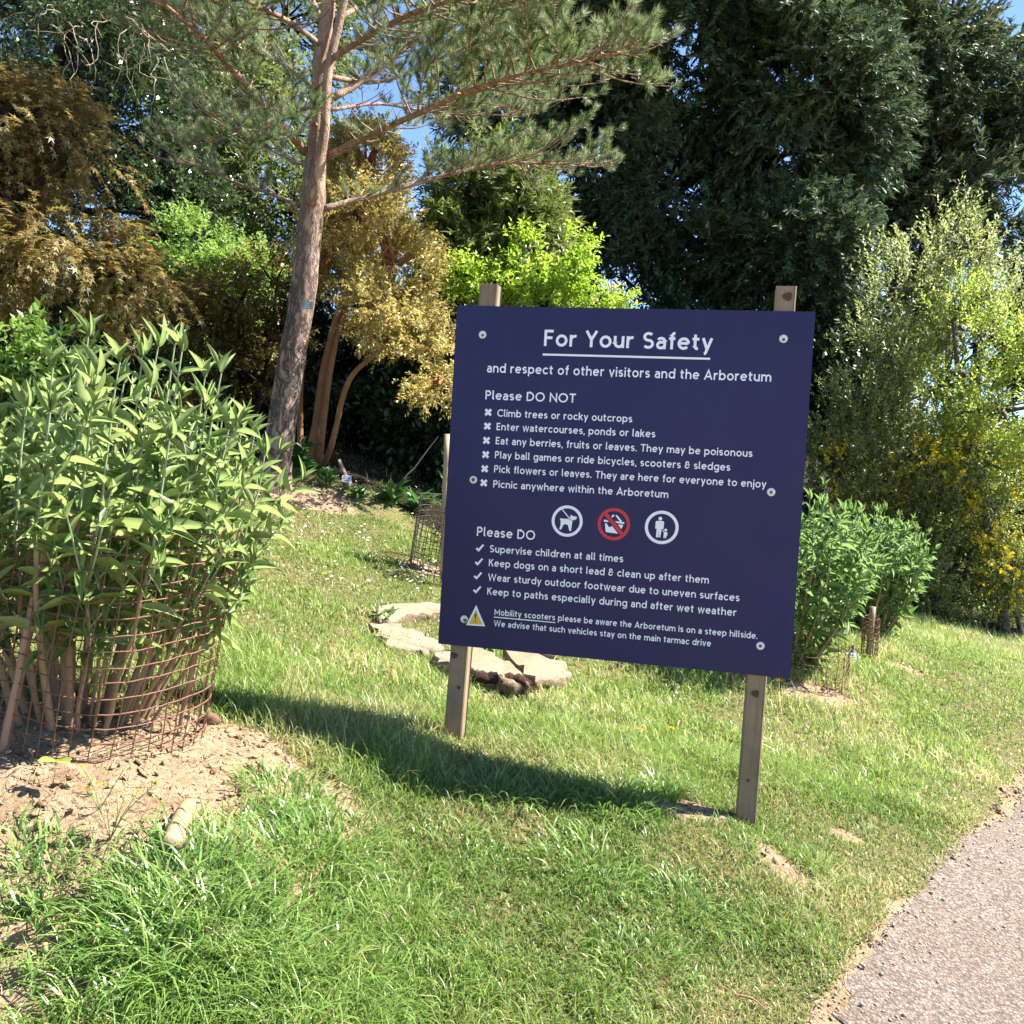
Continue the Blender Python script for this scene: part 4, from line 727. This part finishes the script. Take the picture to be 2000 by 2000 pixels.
lime = tree('lime_shrub', 'vivid lime green shrub with small pale flower buds showing above the sign', 'shrub', lx, [lobe(1060, 520, LY, 85, 55, .45), lobe(1110, 500, LY, 50, 40, .3), lobe(960, 560, LY, 80, 45, .35), lobe(900, 535, LY, 35, 40, .25), lobe(1180, 580, LY, 55, 45, .3), lobe(1070, 600, LY, 150, 50, .35), lobe(930, 505, LY, 25, 20, .2), lobe(1040, 480, LY, 40, 20, .2), lobe(1050, 760, LY, 130, 140, .3)],
     M_lime, B_dark, 120, 1250, 10, .19, .060, .027, tpl_lance(.2, .15), .02, branch=60, tw=dict(shell=.25, freq=3.4, thr=.38), sp=dict(out=.8, up=.55, jit=.4, ang=.95, var=.5))
M_bud2 = plain('pale_flower_bud', (.62, .58, .36), .6, .3, .15); rb_ = np.random.default_rng(5); m = MB()
P, O, G = twigs(rb_, [lobe(1060, 520, LY, 80, 50, .35), lobe(960, 560, LY, 80, 40, .35), lobe(1180, 580, LY, 50, 40, .3), lobe(1090, 570, LY, 120, 40, .38)], 150, seed=9, shell=.8, freq=3., thr=.2)
for p in P: m.tube([p, p+[0, 0, -.016], p+[0.002, 0, -.04]], (.004, .013, .005), 6)
m.build('flower_buds', M_bud2, lime)['kind'] = 'stuff'
M_will = leaf_mat('pale_olive_leaf', [(.125, .16, .048), (.22, .25, .085), (.40, .42, .20)], .38, .35, .5)
M_yg = leaf_mat('yellow_green_leaf', [(.15, .22, .035), (.27, .35, .06), (.45, .50, .14)], .4, .45, .45)
WY = 11.8
def wp(u, v, dy, r): return (*at(u, v, WY+dy), r)
wf = at(1772, 1120, WY); wf = (wf[0], wf[1], h1(wf[0], wf[1])-.06)
tree('pale_willow', 'tall pale olive willow-like tree with upright shoots and a leaning grey trunk at right', 'tree', (wf[0], WY), [lobe(1690, 960, WY-.5, 90, 70, .4), lobe(1850, 980, WY-.5, 100, 60, .4), lobe(1850, 470, WY, 95, 70, .8), lobe(1800, 560, WY, 120, 80, .9), lobe(1880, 620, WY, 120, 100, .9), lobe(1740, 700, WY, 90, 90, .8), lobe(1840, 760, WY, 140, 110, .9), lobe(1690, 830, WY-.2, 100, 90, .8), lobe(1780, 900, WY-.2, 130, 90, .8), lobe(1640, 900, WY-.3, 60, 60, .5)],
     M_will, B_grey, 121, 2300, 13, .34, .055, .024, dia, stems=[[(*wf, .10), wp(1790, 1060, 0, .085), wp(1815, 1000, 0, .08), wp(1838, 940, 0, .07), wp(1845, 860, 0, .05), wp(1850, 740, .1, .03), wp(1855, 560, .1, .012)], [(wf[0]-.15, wf[1], wf[2], .05), wp(1752, 1010, .1, .045), wp(1762, 950, .1, .04), wp(1745, 850, .1, .025), wp(1730, 700, .1, .01)],
     [wp(1760, 1050, .1, .03), wp(1790, 980, -.1, .028), wp(1830, 900, -.2, .02), wp(1900, 780, -.3, .012), wp(1930, 640, -.3, .006)]], branch=150, tw=dict(shell=.2, freq=2.0, thr=.41), sp=dict(out=.35, up=.9, jit=.35, ang=.7, var=.6))
tree('yellow_green_tree', 'sunlit yellow-green leafy tree at the right edge beside the pale willow', 'tree', pxb(1985, 11), [lobe(1890, 730, 11, 90, 110, .7), lobe(1960, 660, 11, 60, 60, .6), lobe(1960, 800, 11, 100, 110, .8), lobe(1900, 880, 11, 90, 80, .7), lobe(2030, 780, 11, 80, 160, .8), lobe(1860, 620, 11.2, 50, 60, .4)],
     M_yg, B_grey, 122, 1150, 12, .30, .052, .026, dia, .06, branch=90, tw=dict(shell=.25, freq=2.4, thr=.42), sp=dict(out=.4, up=.8, jit=.35, ang=.75, var=.6))
M_hed = leaf_mat('grey_olive_leaf', [(.12, .16, .04), (.21, .26, .075), (.36, .39, .15)], .38, .4, .45); M_ylw = leaf_mat('yellow_broom_flower', [(.68, .50, .015), (.78, .62, .04), (.82, .72, .14)], .5, .3, .35)
rb_ = np.random.default_rng(6)
def broom(lab, Y, lobes, n, seed, u):
    o = tree('flowering_broom', lab, 'shrub', pxb(u, Y), lobes, M_hed, B_grey, seed, n, 12, .24, .05, .018, dia, .03, branch=50, tw=dict(shell=.3, freq=2.2, thr=.38), sp=br)
    P, O, G = twigs(rb_, lobes, int(n*.45), seed=seed+5, shell=.75, freq=3.2, thr=.55); mb = MB(); spray(rb_, mb, P, O, G, 14, .20, .034, .030, dia, out=.8, up=.5, jit=.4, ang=1., var=.9)
    mb.build('blossom', M_ylw, o)
broom('yellow flowering broom glimpsed through the pale willow branches', 11.0, [lobe(1640, 920, 11.5, 55, 50, .3), lobe(1700, 960, 11.6, 60, 50, .3), lobe(1840, 930, 11.5, 60, 40, .3), lobe(1930, 905, 11.2, 90, 50, .4), lobe(1780, 900, 11.3, 70, 40, .3)], 850, 131, 1760)
broom('low yellow flowering broom at the right edge above the drive', 11.4, [lobe(1965, 1110, 10.9, 45, 70, .4), lobe(2040, 1060, 11.0, 90, 130, .5), lobe(1950, 1000, 11.0, 45, 50, .4)], 760, 132, 2020)
tree('mixed_hedge', 'grey-olive hedge bush at the foot of the pale willow, along the lawn edge', 'hedge', pxb(1860, 11.6), [lobe(1830, 1060, 11.6, 110, 100, .6), lobe(1900, 1130, 11.5, 100, 80, .5), lobe(1760, 1130, 11.3, 90, 90, .5), lobe(1930, 1020, 11.7, 90, 90, .5), lobe(1840, 1170, 11.2, 110, 45, .4)],
     M_hed, B_grey, 133, 1500, 12, .24, .052, .028, dia, .03, branch=70, tw=dict(shell=.3, freq=2.4, thr=.38), sp=br)
tree('magnolia', 'dark broad leaved magnolia cut off by the right edge', 'tree', pxb(2030, 15), [lobe(2010, 560, 15, 70, 80, .9), lobe(1985, 640, 15, 50, 70, .8), lobe(2060, 680, 15, 90, 100, .9)], M_gloss, B_dark, 134, 420, 9, .35, .20, .09, dia, .10, branch=40, tw=dict(shell=.4, freq=1.6, thr=.38), sp=br)
# bare vine twigs hanging in the top left evergreen
vm = MB(); rng = np.random.default_rng(8); M_vine = plain('bare_vine', (.32, .25, .17), .8, .2, .25)
for i in range(30):
    u, v = rng.uniform(70, 200) if i % 2 else rng.uniform(230, 330), rng.uniform(-10, 60); v += (u-230)*.9 if u > 230 else 0; p = at(u, v, 10.9); pts = [p]
    d = np.array([rng.normal()*.6, rng.normal()*.2, -.3-rng.random()])
    for s in range(7): d = unit(d+np.array([.05, 0, -.18])+rng.normal(size=3)*.45); pts.append(pts[-1]+d*.11)
    vm.tube(pts, np.linspace(.008, .003, 8), 4, 0, False)
tag(vm.build('bare_vine', M_vine), 'tangle of bare pale vine twigs hanging over the shiny evergreen', 'vine')
# ------------------------------------------------------------------ grass (uncountable)
M_grass = NT('grass_blade'); k = M_grass; x, y, z = k.attr('tint')[:3]
green = k.ramp(x, [(0, (.072, .148, .024)), (.4, (.13, .235, .038)), (.75, (.215, .325, .06)), (1, (.34, .42, .13))]); straw = k.ramp(x, [(0, (.33, .26, .12)), (1, (.62, .52, .31))])
cc = k.mix(y, green, straw); k.done(cc, .42, .4)
tr_ = k.n('BsdfTranslucent'); hs = k.n('HueSaturation'); hs.inputs['Value'].default_value = 1.5; hs.inputs['Saturation'].default_value = 1.1; k.l(cc, hs.inputs['Color']); k.l(hs.outputs[0], tr_.inputs[0]); ms = k.n('MixShader'); ms.inputs[0].default_value = .34
k.l(k.b.outputs[0], ms.inputs[1]); k.l(tr_.outputs[0], ms.inputs[2]); k.l(ms.outputs[0], k.out.inputs[0]); M_grass = k.m
M_lush = leaf_mat('lush_grass_blade', [(.075, .15, .03), (.135, .24, .05), (.23, .34, .085), (.39, .45, .19)], .33, .55, .34)
rng = np.random.default_rng(2024)
def lush(x, y): return fbm(np.c_[x*1.5+7, y*1.5], 51, 3)
def blades(mb, x, y, h, w, lean, seg, straw, az=None, tb=None):
    n = len(x); z = H(x, y); a = rng.random(n)*2*PI if az is None else az; d = np.stack([np.cos(a), np.sin(a), 0*a], 1); fa = a+PI/2+rng.normal(size=n)*.6; s = np.stack([np.cos(fa), np.sin(fa), 0*fa], 1)
    P = np.stack([x, y, z-.004], 1); rows = []; T = np.linspace(0, 1, seg+1)
    for i, t in enumerate(T):
        ph = lean*t**1.2; c = P+d*(h*np.sin(ph)*t)[:, None]*.95; c[:, 2] += h*t*np.cos(ph*.85); ww = w*(1-t**2)*.5+.00015
        if i < seg: rows += [c-s*ww[:, None], c+s*ww[:, None]]
        else: rows += [c]
    V = np.stack(rows, 1); kk = V.shape[1]; off = (np.arange(n)*kk)[:, None]
    fs = [np.concatenate([off+np.array([[2*i, 2*i+1, 2*i+3, 2*i+2]]) for i in range(seg-1)])] if seg > 1 else []
    fs.append(off+np.array([[2*seg-2, 2*seg-1, 2*seg]])); r = np.clip(rng.random(n)*.65+(tb if tb is not None else .2)*1.0-.0, 0, 1)
    mb.add(V.reshape(-1, 3), fs, 0, np.repeat(np.stack([r, straw, np.ones(n)], 1), kk, 0))
def sample(n, y0, y1, xa=-4.5, xb=8):
    x = rng.uniform(xa, xb, n); y = rng.uniform(y0, y1, n); P = np.stack([x, y, H(x, y, False)], 1); u, v, d = project(P); k = (d > .5) & (u > -650) & (u < 2260) & (v < 2300) & (v > 700)
    return x[k], y[k]
def keepers(x, y, base=1.0):
    s = soil_mask(x, y); e = x-path_edge(y); b = bed_mask(x, y); g = fbm(np.c_[x*4.3, y*4.3], 61, 3); p = base*(1-.985*s)*np.where(e > .05+.10*(fbm(np.c_[x*6, y*6], 67, 2)-.5), .0, 1.)*(1-.93*b)*(.55+.75*smooth(.33, .6, g)); q = rng.random(len(x)) < p
    return x[q], y[q]
mb = MB()
def lawn(n, y0, y1, hh, ww, seg, xa, xb):
    x, y = keepers(*sample(n, y0, y1, xa, xb)); l = lush(x, y); dry = smooth(.54, .36, fbm(np.c_[x*2.6, y*2.6], 71, 4)); nearp = smooth(.55, .0, np.abs(x-path_edge(y))); sl = soil_mask(x, y)
    st = np.where(rng.random(len(x)) < (.08+.42*dry+.25*nearp)+.5*sl, .5+.5*rng.random(len(x)), rng.random(len(x))*.22)
    h = hh*(.35+.8*rng.random(len(x))+.9*rng.random(len(x))**6)*(.72+1.0*smooth(.36, .66, l))*(1-.35*nearp)*(1-.5*sl); right = smooth(1.0, 3.0, x-.15*y)
    blades(mb, x, y, h, ww*(.55+.9*rng.random(len(x))), .25+1.45*rng.random(len(x)), seg, st, tb=-.10+.30*smooth(.3, .7, l)+.12*right+.16*smooth(3.2, 5.5, y))
lawn(410000, 1.7, 4.6, .058, .0040, 3, -4.0, 3.2); lawn(290000, 4.4, 8.4, .054, .0056, 2, -6, 5.2); lawn(170000, 8.2, 13, .05, .0085, 1, -6, 9.5)
tag(mb.build('grass', M_grass), kind='stuff')
# longer tussocks in the foreground
mb = MB(); cx = []; 
def tuss(cx, cy, n, rad, h, wd):
    a = rng.random(n)*2*PI; r = rad*np.sqrt(rng.random(n)); x = cx+np.cos(a)*r; y = cy+np.sin(a)*r; az = a+rng.normal(size=n)*.9
    blades(mb, x, y, h*(.5+.6*rng.random(n)), wd*(.7+.6*rng.random(n)), .35+.9*rng.random(n)+.6*r/rad, 4, rng.random(n), az, .02+.26*rng.random(n)**2)
T_ = [(380, 1800, .26, 750, .17), (300, 1900, .22, 500, .15), (560, 1700, .24, 600, .13), (640, 1640, .20, 420, .12), (480, 1880, .25, 600, .14), (760, 1790, .18, 300, .08), (900, 1680, .18, 300, .08), (820, 1920, .2, 300, .09), (640, 1960, .2, 420, .13), (1150, 1690, .2, 380, .09), (1340, 1760, .15, 300, .08), (560, 1560, .16, 320, .10),
      (700, 1500, .18, 300, .10), (960, 1540, .18, 300, .10), (1200, 1560, .18, 420, .11), (1290, 1550, .08, 260, .13), (1080, 1545, .14, 250, .10), (120, 1780, .2, 260, .10), (30, 1700, .15, 200, .10), (1480, 1800, .14, 220, .06), (1250, 1880, .16, 260, .07), (200, 1960, .2, 300, .12)]
for u, v, rad, n, h in T_:
    p = ground_at(u, v); tuss(p[0], p[1], int(n*.9), rad, h*.8, .0045); tuss(p[0], p[1], int(n*.35), rad*1.1, h*1.25, .0072)
tag(mb.build('grass_tussocks', M_lush), kind='stuff')
# dry straw and needles on the bare soil
M_straw = plain('dry_straw', (.42, .30, .19), .8, .2, .35, 15); M_chip = plain('bark_chip', (.15, .085, .05), .85, .2, .5, 25); M_peb = plain('small_stone', (.30, .235, .18), .8, .3, .35, 20)
x, y = sample(60000, 1.8, 9.5, -4, 4); s = soil_mask(x, y)*(1-smooth(-.05, .1, x-path_edge(y))); q = rng.random(len(x)) < s*.8; x, y = x[q], y[q]; n = len(x); mb = MB(); a = rng.random(n)*2*PI; z = H(x, y)
d = np.stack([np.cos(a), np.sin(a), rng.normal(size=n)*.18], 1); scatter(mb, np.stack([x, y, z+.004+.008*rng.random(n)], 1), d, np.array([0, 0, 1.])+rng.normal(size=(n, 3))*.2, .02+.06*rng.random(n)**2, .0022, (np.array([(0, -.5, 0), (.5, -.5, .06), (1, -.3, 0), (1, .3, 0), (.5, .5, .06), (0, .5, 0)]), [np.array([[0, 1, 4, 5], [1, 2, 3, 4]])]), np.stack([rng.random(n)]*3, 1))
tag(mb.build('dry_straw', M_straw), kind='stuff')
q = rng.random(len(x)) < .6; x, y, z = x[q], y[q], z[q]; mc, mp_, ms_ = MB(), MB(), MB(); oc = np.array([(1, 0, 0), (-1, 0, 0), (0, 1, 0), (0, -1, 0), (0, 0, 1), (0, 0, -1)], float); of = np.array([[0, 2, 4], [2, 1, 4], [1, 3, 4], [3, 0, 4], [2, 0, 5], [1, 2, 5], [3, 1, 5], [0, 3, 5]])
for i in range(len(x)):
    r = .004+.011*rng.random()**2; A = np.linalg.qr(rng.normal(size=(3, 3)))[0]; V = (oc*(1+.5*rng.random((6, 1)))*[1.5, .9, .35])@A*r+[x[i], y[i], z[i]+r*.3]
    q = rng.random(); (mc if q < .30 else mp_ if q < .36 else ms_).add(V, [of])
tag(ms_.build('soil_crumbs', plain('soil_crumb', (.30, .205, .125), .95, .1, .35, 40)), kind='stuff'); tag(mc.build('bark_chips', M_chip), kind='stuff'); tag(mp_.build('small_stones', M_peb), kind='stuff')
# loose grit along the edge of the drive
mb = MB()
for i in range(1500):
    yy_ = rng.uniform(1.9, 7); xx_ = float(path_edge(yy_))+abs(rng.normal())**1.5*.35-.06; r = .002+.006*rng.random()**2; A = np.linalg.qr(rng.normal(size=(3, 3)))[0]; mb.add((oc*(1+.4*rng.random((6, 1))))@A*r+[xx_, yy_, h1(xx_, yy_, False)+r*.6+.004], [of])
tag(mb.build('loose_grit', M_peb), kind='stuff')
# ------------------------------------------------------------------ daisies and dandelions
M_pet = plain('daisy_petal', (.80, .80, .78), .6, .3, .05); M_eye = plain('daisy_eye', (.75, .48, .03), .7, .2, .1); M_dan = leaf_mat('dandelion_petal', [(.75, .48, .005), (.80, .55, .01), (.85, .62, .03)], .6, .2, .2); M_dst = plain('flower_stalk', (.16, .24, .07), .6, .3, .2)
def daisy_mesh(seed):
    m = MB(); r = np.random.default_rng(seed); n = 13; a = np.arange(n)*2*PI/n+r.random(n)*.15; d = np.stack([np.cos(a), np.sin(a), .25+.1*r.random(n)], 1)
    m.tube([(0, 0, 0), (.002, .001, .02), (.0, 0, .04)], .0009, 4, 2, False); scatter(m, np.tile([0, 0, .04], (n, 1))+d*.003, d, np.tile([0, 0, 1.], (n, 1)), .0085, .0052, tpl_diamond(), np.full((n, 3), .5), 0); m.tube([(0, 0, .0395), (0, 0, .0425), (0, 0, .0435)], (.0042, .0036, .0015), 8, 1); return m
DZ = [(470, 940, 30, 30), (600, 990, 110, 50, ), (700, 1060, 110, 60), (560, 1060, 70, 60), (780, 1120, 60, 25), (820, 1140, 35, 18), (840, 1115, 25, 22), (640, 945, 60, 16), (720, 970, 70, 16), (620, 1110, 90, 40), (810, 1010, 40, 20)]
cnt = [10, 36, 44, 24, 40, 36, 30, 20, 18, 24, 14]; first = None; placed = 0
for (u, v, su, sv), n in zip(DZ, cnt):
    for i in range(n):
        uu, vv = u+rng.normal()*su*.5, v+rng.normal()*sv*.5
        if vv < 925 or uu > 905: continue
        p = ground_at(uu, vv)
        if p[1] > 10 or p[1] < 5.2: continue
        if first is None or placed < 4: o = daisy_mesh(placed).build('daisy', [M_pet, M_eye, M_dst]); protos = [o] if first is None else protos+[o]; first = o
        else: o = protos[placed % 4].copy(); COL.objects.link(o)
        s_ = .8+.45*rng.random(); o.location = (p[0], p[1], h1(p[0], p[1])-.004); o.scale = (s_,)*3; o.rotation_euler = (rng.normal()*.3, rng.normal()*.3, rng.random()*6); tag(o, 'small white daisy in the lawn between pine and sign', 'daisy', 'daisies scattered over the lawn'); placed += 1
print('daisies', placed)
def dandelion(u, v, lab, hgt=.07, r=.019):
    p = ground_at(u, v); p[2] = h1(p[0], p[1]); o = thing('dandelion', lab, 'dandelion', p, 'dandelions in the grass'); st = MB(); t = p+np.array([.008*rng.normal(), .008*rng.normal(), hgt]); st.tube([p, (p+t)/2+[.004, 0, 0], t], .0018, 5, 0); st.build('stalk', M_dst, o)
    m = MB(); n = 56; a = np.arange(n)*2.4; el = np.linspace(1.25, .12, n); d = np.stack([np.cos(a)*np.cos(el), np.sin(a)*np.cos(el), np.sin(el)], 1); scatter(m, np.tile(t, (n, 1)), d, np.tile([.01, 0, 1.], (n, 1)), r*(.65+.35*np.linspace(0, 1, n)), r*.28, tpl_diamond(), rng.random((n, 3))); m.build('flower_head', M_dan, o)
for u, v, lab in ((751, 1447, 'yellow dandelion in the sign shadow left of the left post'), (1244, 1453, 'left one of two yellow dandelions between the posts'), (1309, 1450, 'right one of two yellow dandelions between the posts'), (1141, 1291, 'yellow dandelion just under the bottom edge of the sign'), (1517, 1352, 'yellow dandelion just right of the right post'), (632, 1141, 'yellow dandelion on the lawn right of the big shrub'), (1822, 1258, 'small yellow dandelion near the hedge on the right lawn')): dandelion(u, v, lab)
def bud(u, v, lab, hgt, tip, lean):
    p = ground_at(u, v); p[2] = h1(p[0], p[1]); o = thing('dandelion_bud', lab, 'flower bud', p); t = p+np.array([lean, .01, hgt]); m = MB(); m.tube([p, p+(t-p)*.5+[-.006, 0, .004], t], .0022, 6, 0); m.build('stalk', plain('reddish_stalk', (.30, .19, .09), .6, .3, .2), o)
    m = MB(); m.tube([t, t+[lean*.1, 0, .008], t+[lean*.2, 0, .020]], (.004, .0075, .0055), 8, 0); m.build('sepals', M_dst, o); m = MB(); m.tube([t+[lean*.2, 0, .019], t+[lean*.25, 0, .026]], (.0052, .0062), 8, 0); m.build('closed_petals', tip, o)
M_ora = plain('faded_orange_petal', (.60, .30, .10), .7, .2, .2); M_pal = plain('pale_petal', (.55, .52, .38), .7, .2, .2)
bud(92, 1925, 'closed dandelion bud with orange tip, lowest of the three', .075, M_ora, -.012); bud(178, 1885, 'closed dandelion bud with orange tip, middle of the three', .075, M_ora, .006); bud(236, 1895, 'green dandelion bud with pale tip, right of the orange tipped ones', .075, M_pal, .004)
# ------------------------------------------------------------------ small things on the soil
lg0, lg1 = ground_at(368, 1592), ground_at(332, 1676); m = MB(); q = poly([lg0+[0, 0, .028], lg0*.6+lg1*.4+[0, 0, .040], lg1+[0, 0, .030]], 6); m.tube(q, np.linspace(.026, .033, len(q)), 16, 0, True, None, .13, 4)
M_log = wood_mat('flaking_log', (.48, .37, .23), (.27, .19, .11), 30, .9, (.20, .13, .07), (1, .25, .6)); tag(m.build('log_piece', M_log), 'short pale broken log lying where soil meets grass', 'log')
M_seed = leaf_mat('seedling_leaf', [(.20, .28, .05), (.26, .34, .07), (.32, .38, .10)], .5, .3, .4)
p = ground_at(102, 1535); p[2] = h1(p[0], p[1]); sdl = thing('oak_seedling', 'tiny seedling with three broad pale leaves on bare soil', 'seedling', p); m = MB(); t = p+np.array([.008, 0, .075]); m.tube([p, (p+t)/2+[.003, 0, 0], t], .0014, 5); m.build('stem', plain('thin_red_stem', (.25, .13, .07), .6, .3, .2), sdl)
m = MB(); scatter(m, np.tile(t, (3, 1)), np.array([[-1, -.3, .25], [.9, -.5, .3], [.15, -.9, .5]]), np.tile([0, -.3, 1.], (3, 1)), np.array([.05, .062, .045]), np.array([.032, .036, .03]), tpl_lance(.15, .12, (0, .15, .4, .65, .88, 1), (.08, .3, .42, .5, .4, .12)), np.full((3, 3), .6)); m.build('leaves', M_seed, sdl)
def weed(u, v, lab, hgt, n, seed):
    r = np.random.default_rng(seed); p = ground_at(u, v); p[2] = h1(p[0], p[1]); o = thing('wild_weed', lab, 'weed', p); m, f, l = MB(), MB(), MB()
    for i in range(n):
        e = p+np.array([r.normal()*.05, r.normal()*.03, hgt*(.6+.5*r.random())]); q = poly([p, (p+e)/2+r.normal(size=3)*.008, e], 3); m.tube(q, np.linspace(.0018, .0009, len(q)), 4)
        for j in range(5): c = q[r.integers(2, len(q))]; scatter(l, [c], [r.normal(size=3)+[0, 0, .5]], [[0, 0, 1.]], .018, .006, tpl_diamond(), r.random((1, 3)))
        if i % 2 == 0: a = r.normal(size=(9, 3)); a[:, 2] = abs(a[:, 2])+.3; scatter(f, np.tile(e, (9, 1)), a, r.normal(size=(9, 3)), .009, .006, tpl_diamond(), r.random((9, 3)))
    m.build('stems', M_dst, o); l.build('leaves', M_seed, o); f.build('flowers', M_dan, o)
weed(215, 1640, 'spindly yellow flowered weed on the soil left of the log', .17, 7, 3); weed(195, 1580, 'taller lone weed stalk with a yellow flower head, nearer the cage', .16, 2, 5)
for u, v, lab in ((410, 1412, 'rough brown clod of earth in the edge of the sign shadow'), (1030, 1400, 'small pale flat stone bedded in the grass behind the sign')):
    p = ground_at(u, v); m = MB(); r = .035; m.tube([p+[-r, 0, .006], p+[-r*.4, 0, .014], p+[r*.4, .004, .012], p+[r, 0, .004]], (.012, .026, .024, .01), 9, 0, True, None, .4, int(u)); tag(m.build('earth_clod' if u < 500 else 'flat_stone', M_chip if u < 500 else M_peb), lab, 'clod' if u < 500 else 'stone')
# broad leaved plants along the shaded bed and by the pine
M_hel = leaf_mat('dark_broad_leaf', [(.025, .075, .018), (.045, .12, .03), (.09, .18, .05)], .35, .5, .3)
def low_plant(u, v, lab, n, L, hgt, seed, w=.28, mat=None):
    r = np.random.default_rng(seed); p = ground_at(u, v); p[2] = h1(p[0], p[1]); m = MB(); a = r.random(n)*2*PI; el = .3+1.0*r.random(n); d = np.stack([np.cos(a)*np.cos(el), np.sin(a)*np.cos(el), np.sin(el)], 1); b = np.tile(p, (n, 1))+np.stack([np.cos(a)*.05*r.random(n), np.sin(a)*.05*r.random(n), hgt*r.random(n)], 1)
    o = thing('low_plant', lab, 'plant', p); scatter(m, b, d, np.tile([0, 0, 1.], (n, 1))+r.normal(size=(n, 3))*.3, L*(.6+.5*r.random(n)), L*w, tpl_lance(.35, .15), np.stack([r.random(n)]*3, 1)); m.build('leaves', mat or M_hel, o); s = MB()
    for i in range(min(n, 14)): s.tube([p+[0, 0, -.02], b[i]], (.005, .003), 4, 0, False)
    s.build('stems', M_dst, o)
for a in ((590, 925, 'leafy dark green plant tucked against the right side of the pine base', 60, .17, .28, 1), (640, 950, 'low dark green plant in front of the orange stems', 40, .12, .14, 2), (765, 985, 'dark green rosette plant in the shaded bed left of the sign', 34, .2, .12, 3), (815, 1000, 'second rosette plant, nearer the sign in the shaded bed', 26, .2, .10, 4), (700, 975, 'ivy-like ground plant beside the slanted label stake', 46, .10, .08, 6), (835, 900, 'bright leafed plant in the shade at the sign edge', 40, .12, .4, 7), (75, 1800, 'broad leafed dock plant in the grass at the lower left', 14, .10, .02, 8), (745, 1210, 'dandelion leaf rosette growing in the hollow of the stump', 16, .12, .02, 9), (960, 1275, 'broad green leaves growing through the stump behind the left post', 12, .12, .02, 10)): low_plant(*a, mat=(M_gr2 if a[0] in (75, 960, 745, 835) else None))
# name labels on stakes
def stake_label(u0, v0, u1, v1, u2, v2, lab, plate, seed, wdt=.09, hgt=.065):
    b = ground_at(u0, v0); t = at(u1, v1, b[1]+.05); l = at(u2, v2, b[1]-.04); o = thing('plant_label', lab, 'label', b); m = MB(); ax = unit(t-b); m.tube([b-ax*.08, t], .02, 4, 0); m.build('stake', wood_mat('grey_stake', (.33, .27, .20), (.22, .18, .14), 25, .3), o, True)
    plaque('', '', l, wdt, hgt, (.1, -1, .35), None, seed).build('name_plate', [plate, M_tagd if plate is M_tagl else M_tagw], o, True)
stake_label(684, 948, 662, 898, 677, 935, 'pale name plate on a slanted grey stake in the shaded bed', M_tagl, 1)
stake_label(1665, 1290, 1668, 1262, 1663, 1284, 'small black and white name plate on a peg by the caged right shrub', M_tagl, 2, .075, .065)
# fallen sticks
M_stk = plain('fallen_stick', (.26, .14, .08), .85, .2, .3)
for a, b, r, lab in (((880, 1818), (945, 1868), .006, 'reddish twig lying in the foreground grass'), ((1430, 1950), (1500, 1985), .004, 'thin dark twig lying near the drive edge'), ((1870, 1300), (1945, 1320), .006, 'pale forked stick lying on the right lawn')):
    p, q = ground_at(*a), ground_at(*b); m = MB(); m.tube(poly([p+[0, 0, .012], (p+q)/2+[.01, .01, .022], q+[0, 0, .010]], 3), np.linspace(r, r*.6, 7), 6, 0, True, None, .2, 3); tag(m.build('fallen_stick', M_stk), lab, 'stick')
p, q = ground_at(782, 945), at(850, 855, 10.2); m = MB(); m.tube(np.linspace(p, q, 6)+rng.normal(size=(6, 3))*.02, np.linspace(.012, .006, 6), 5, 0); tag(m.build('leaning_cane', M_twig), 'thin bare cane leaning across the dark bed left of the sign', 'cane')
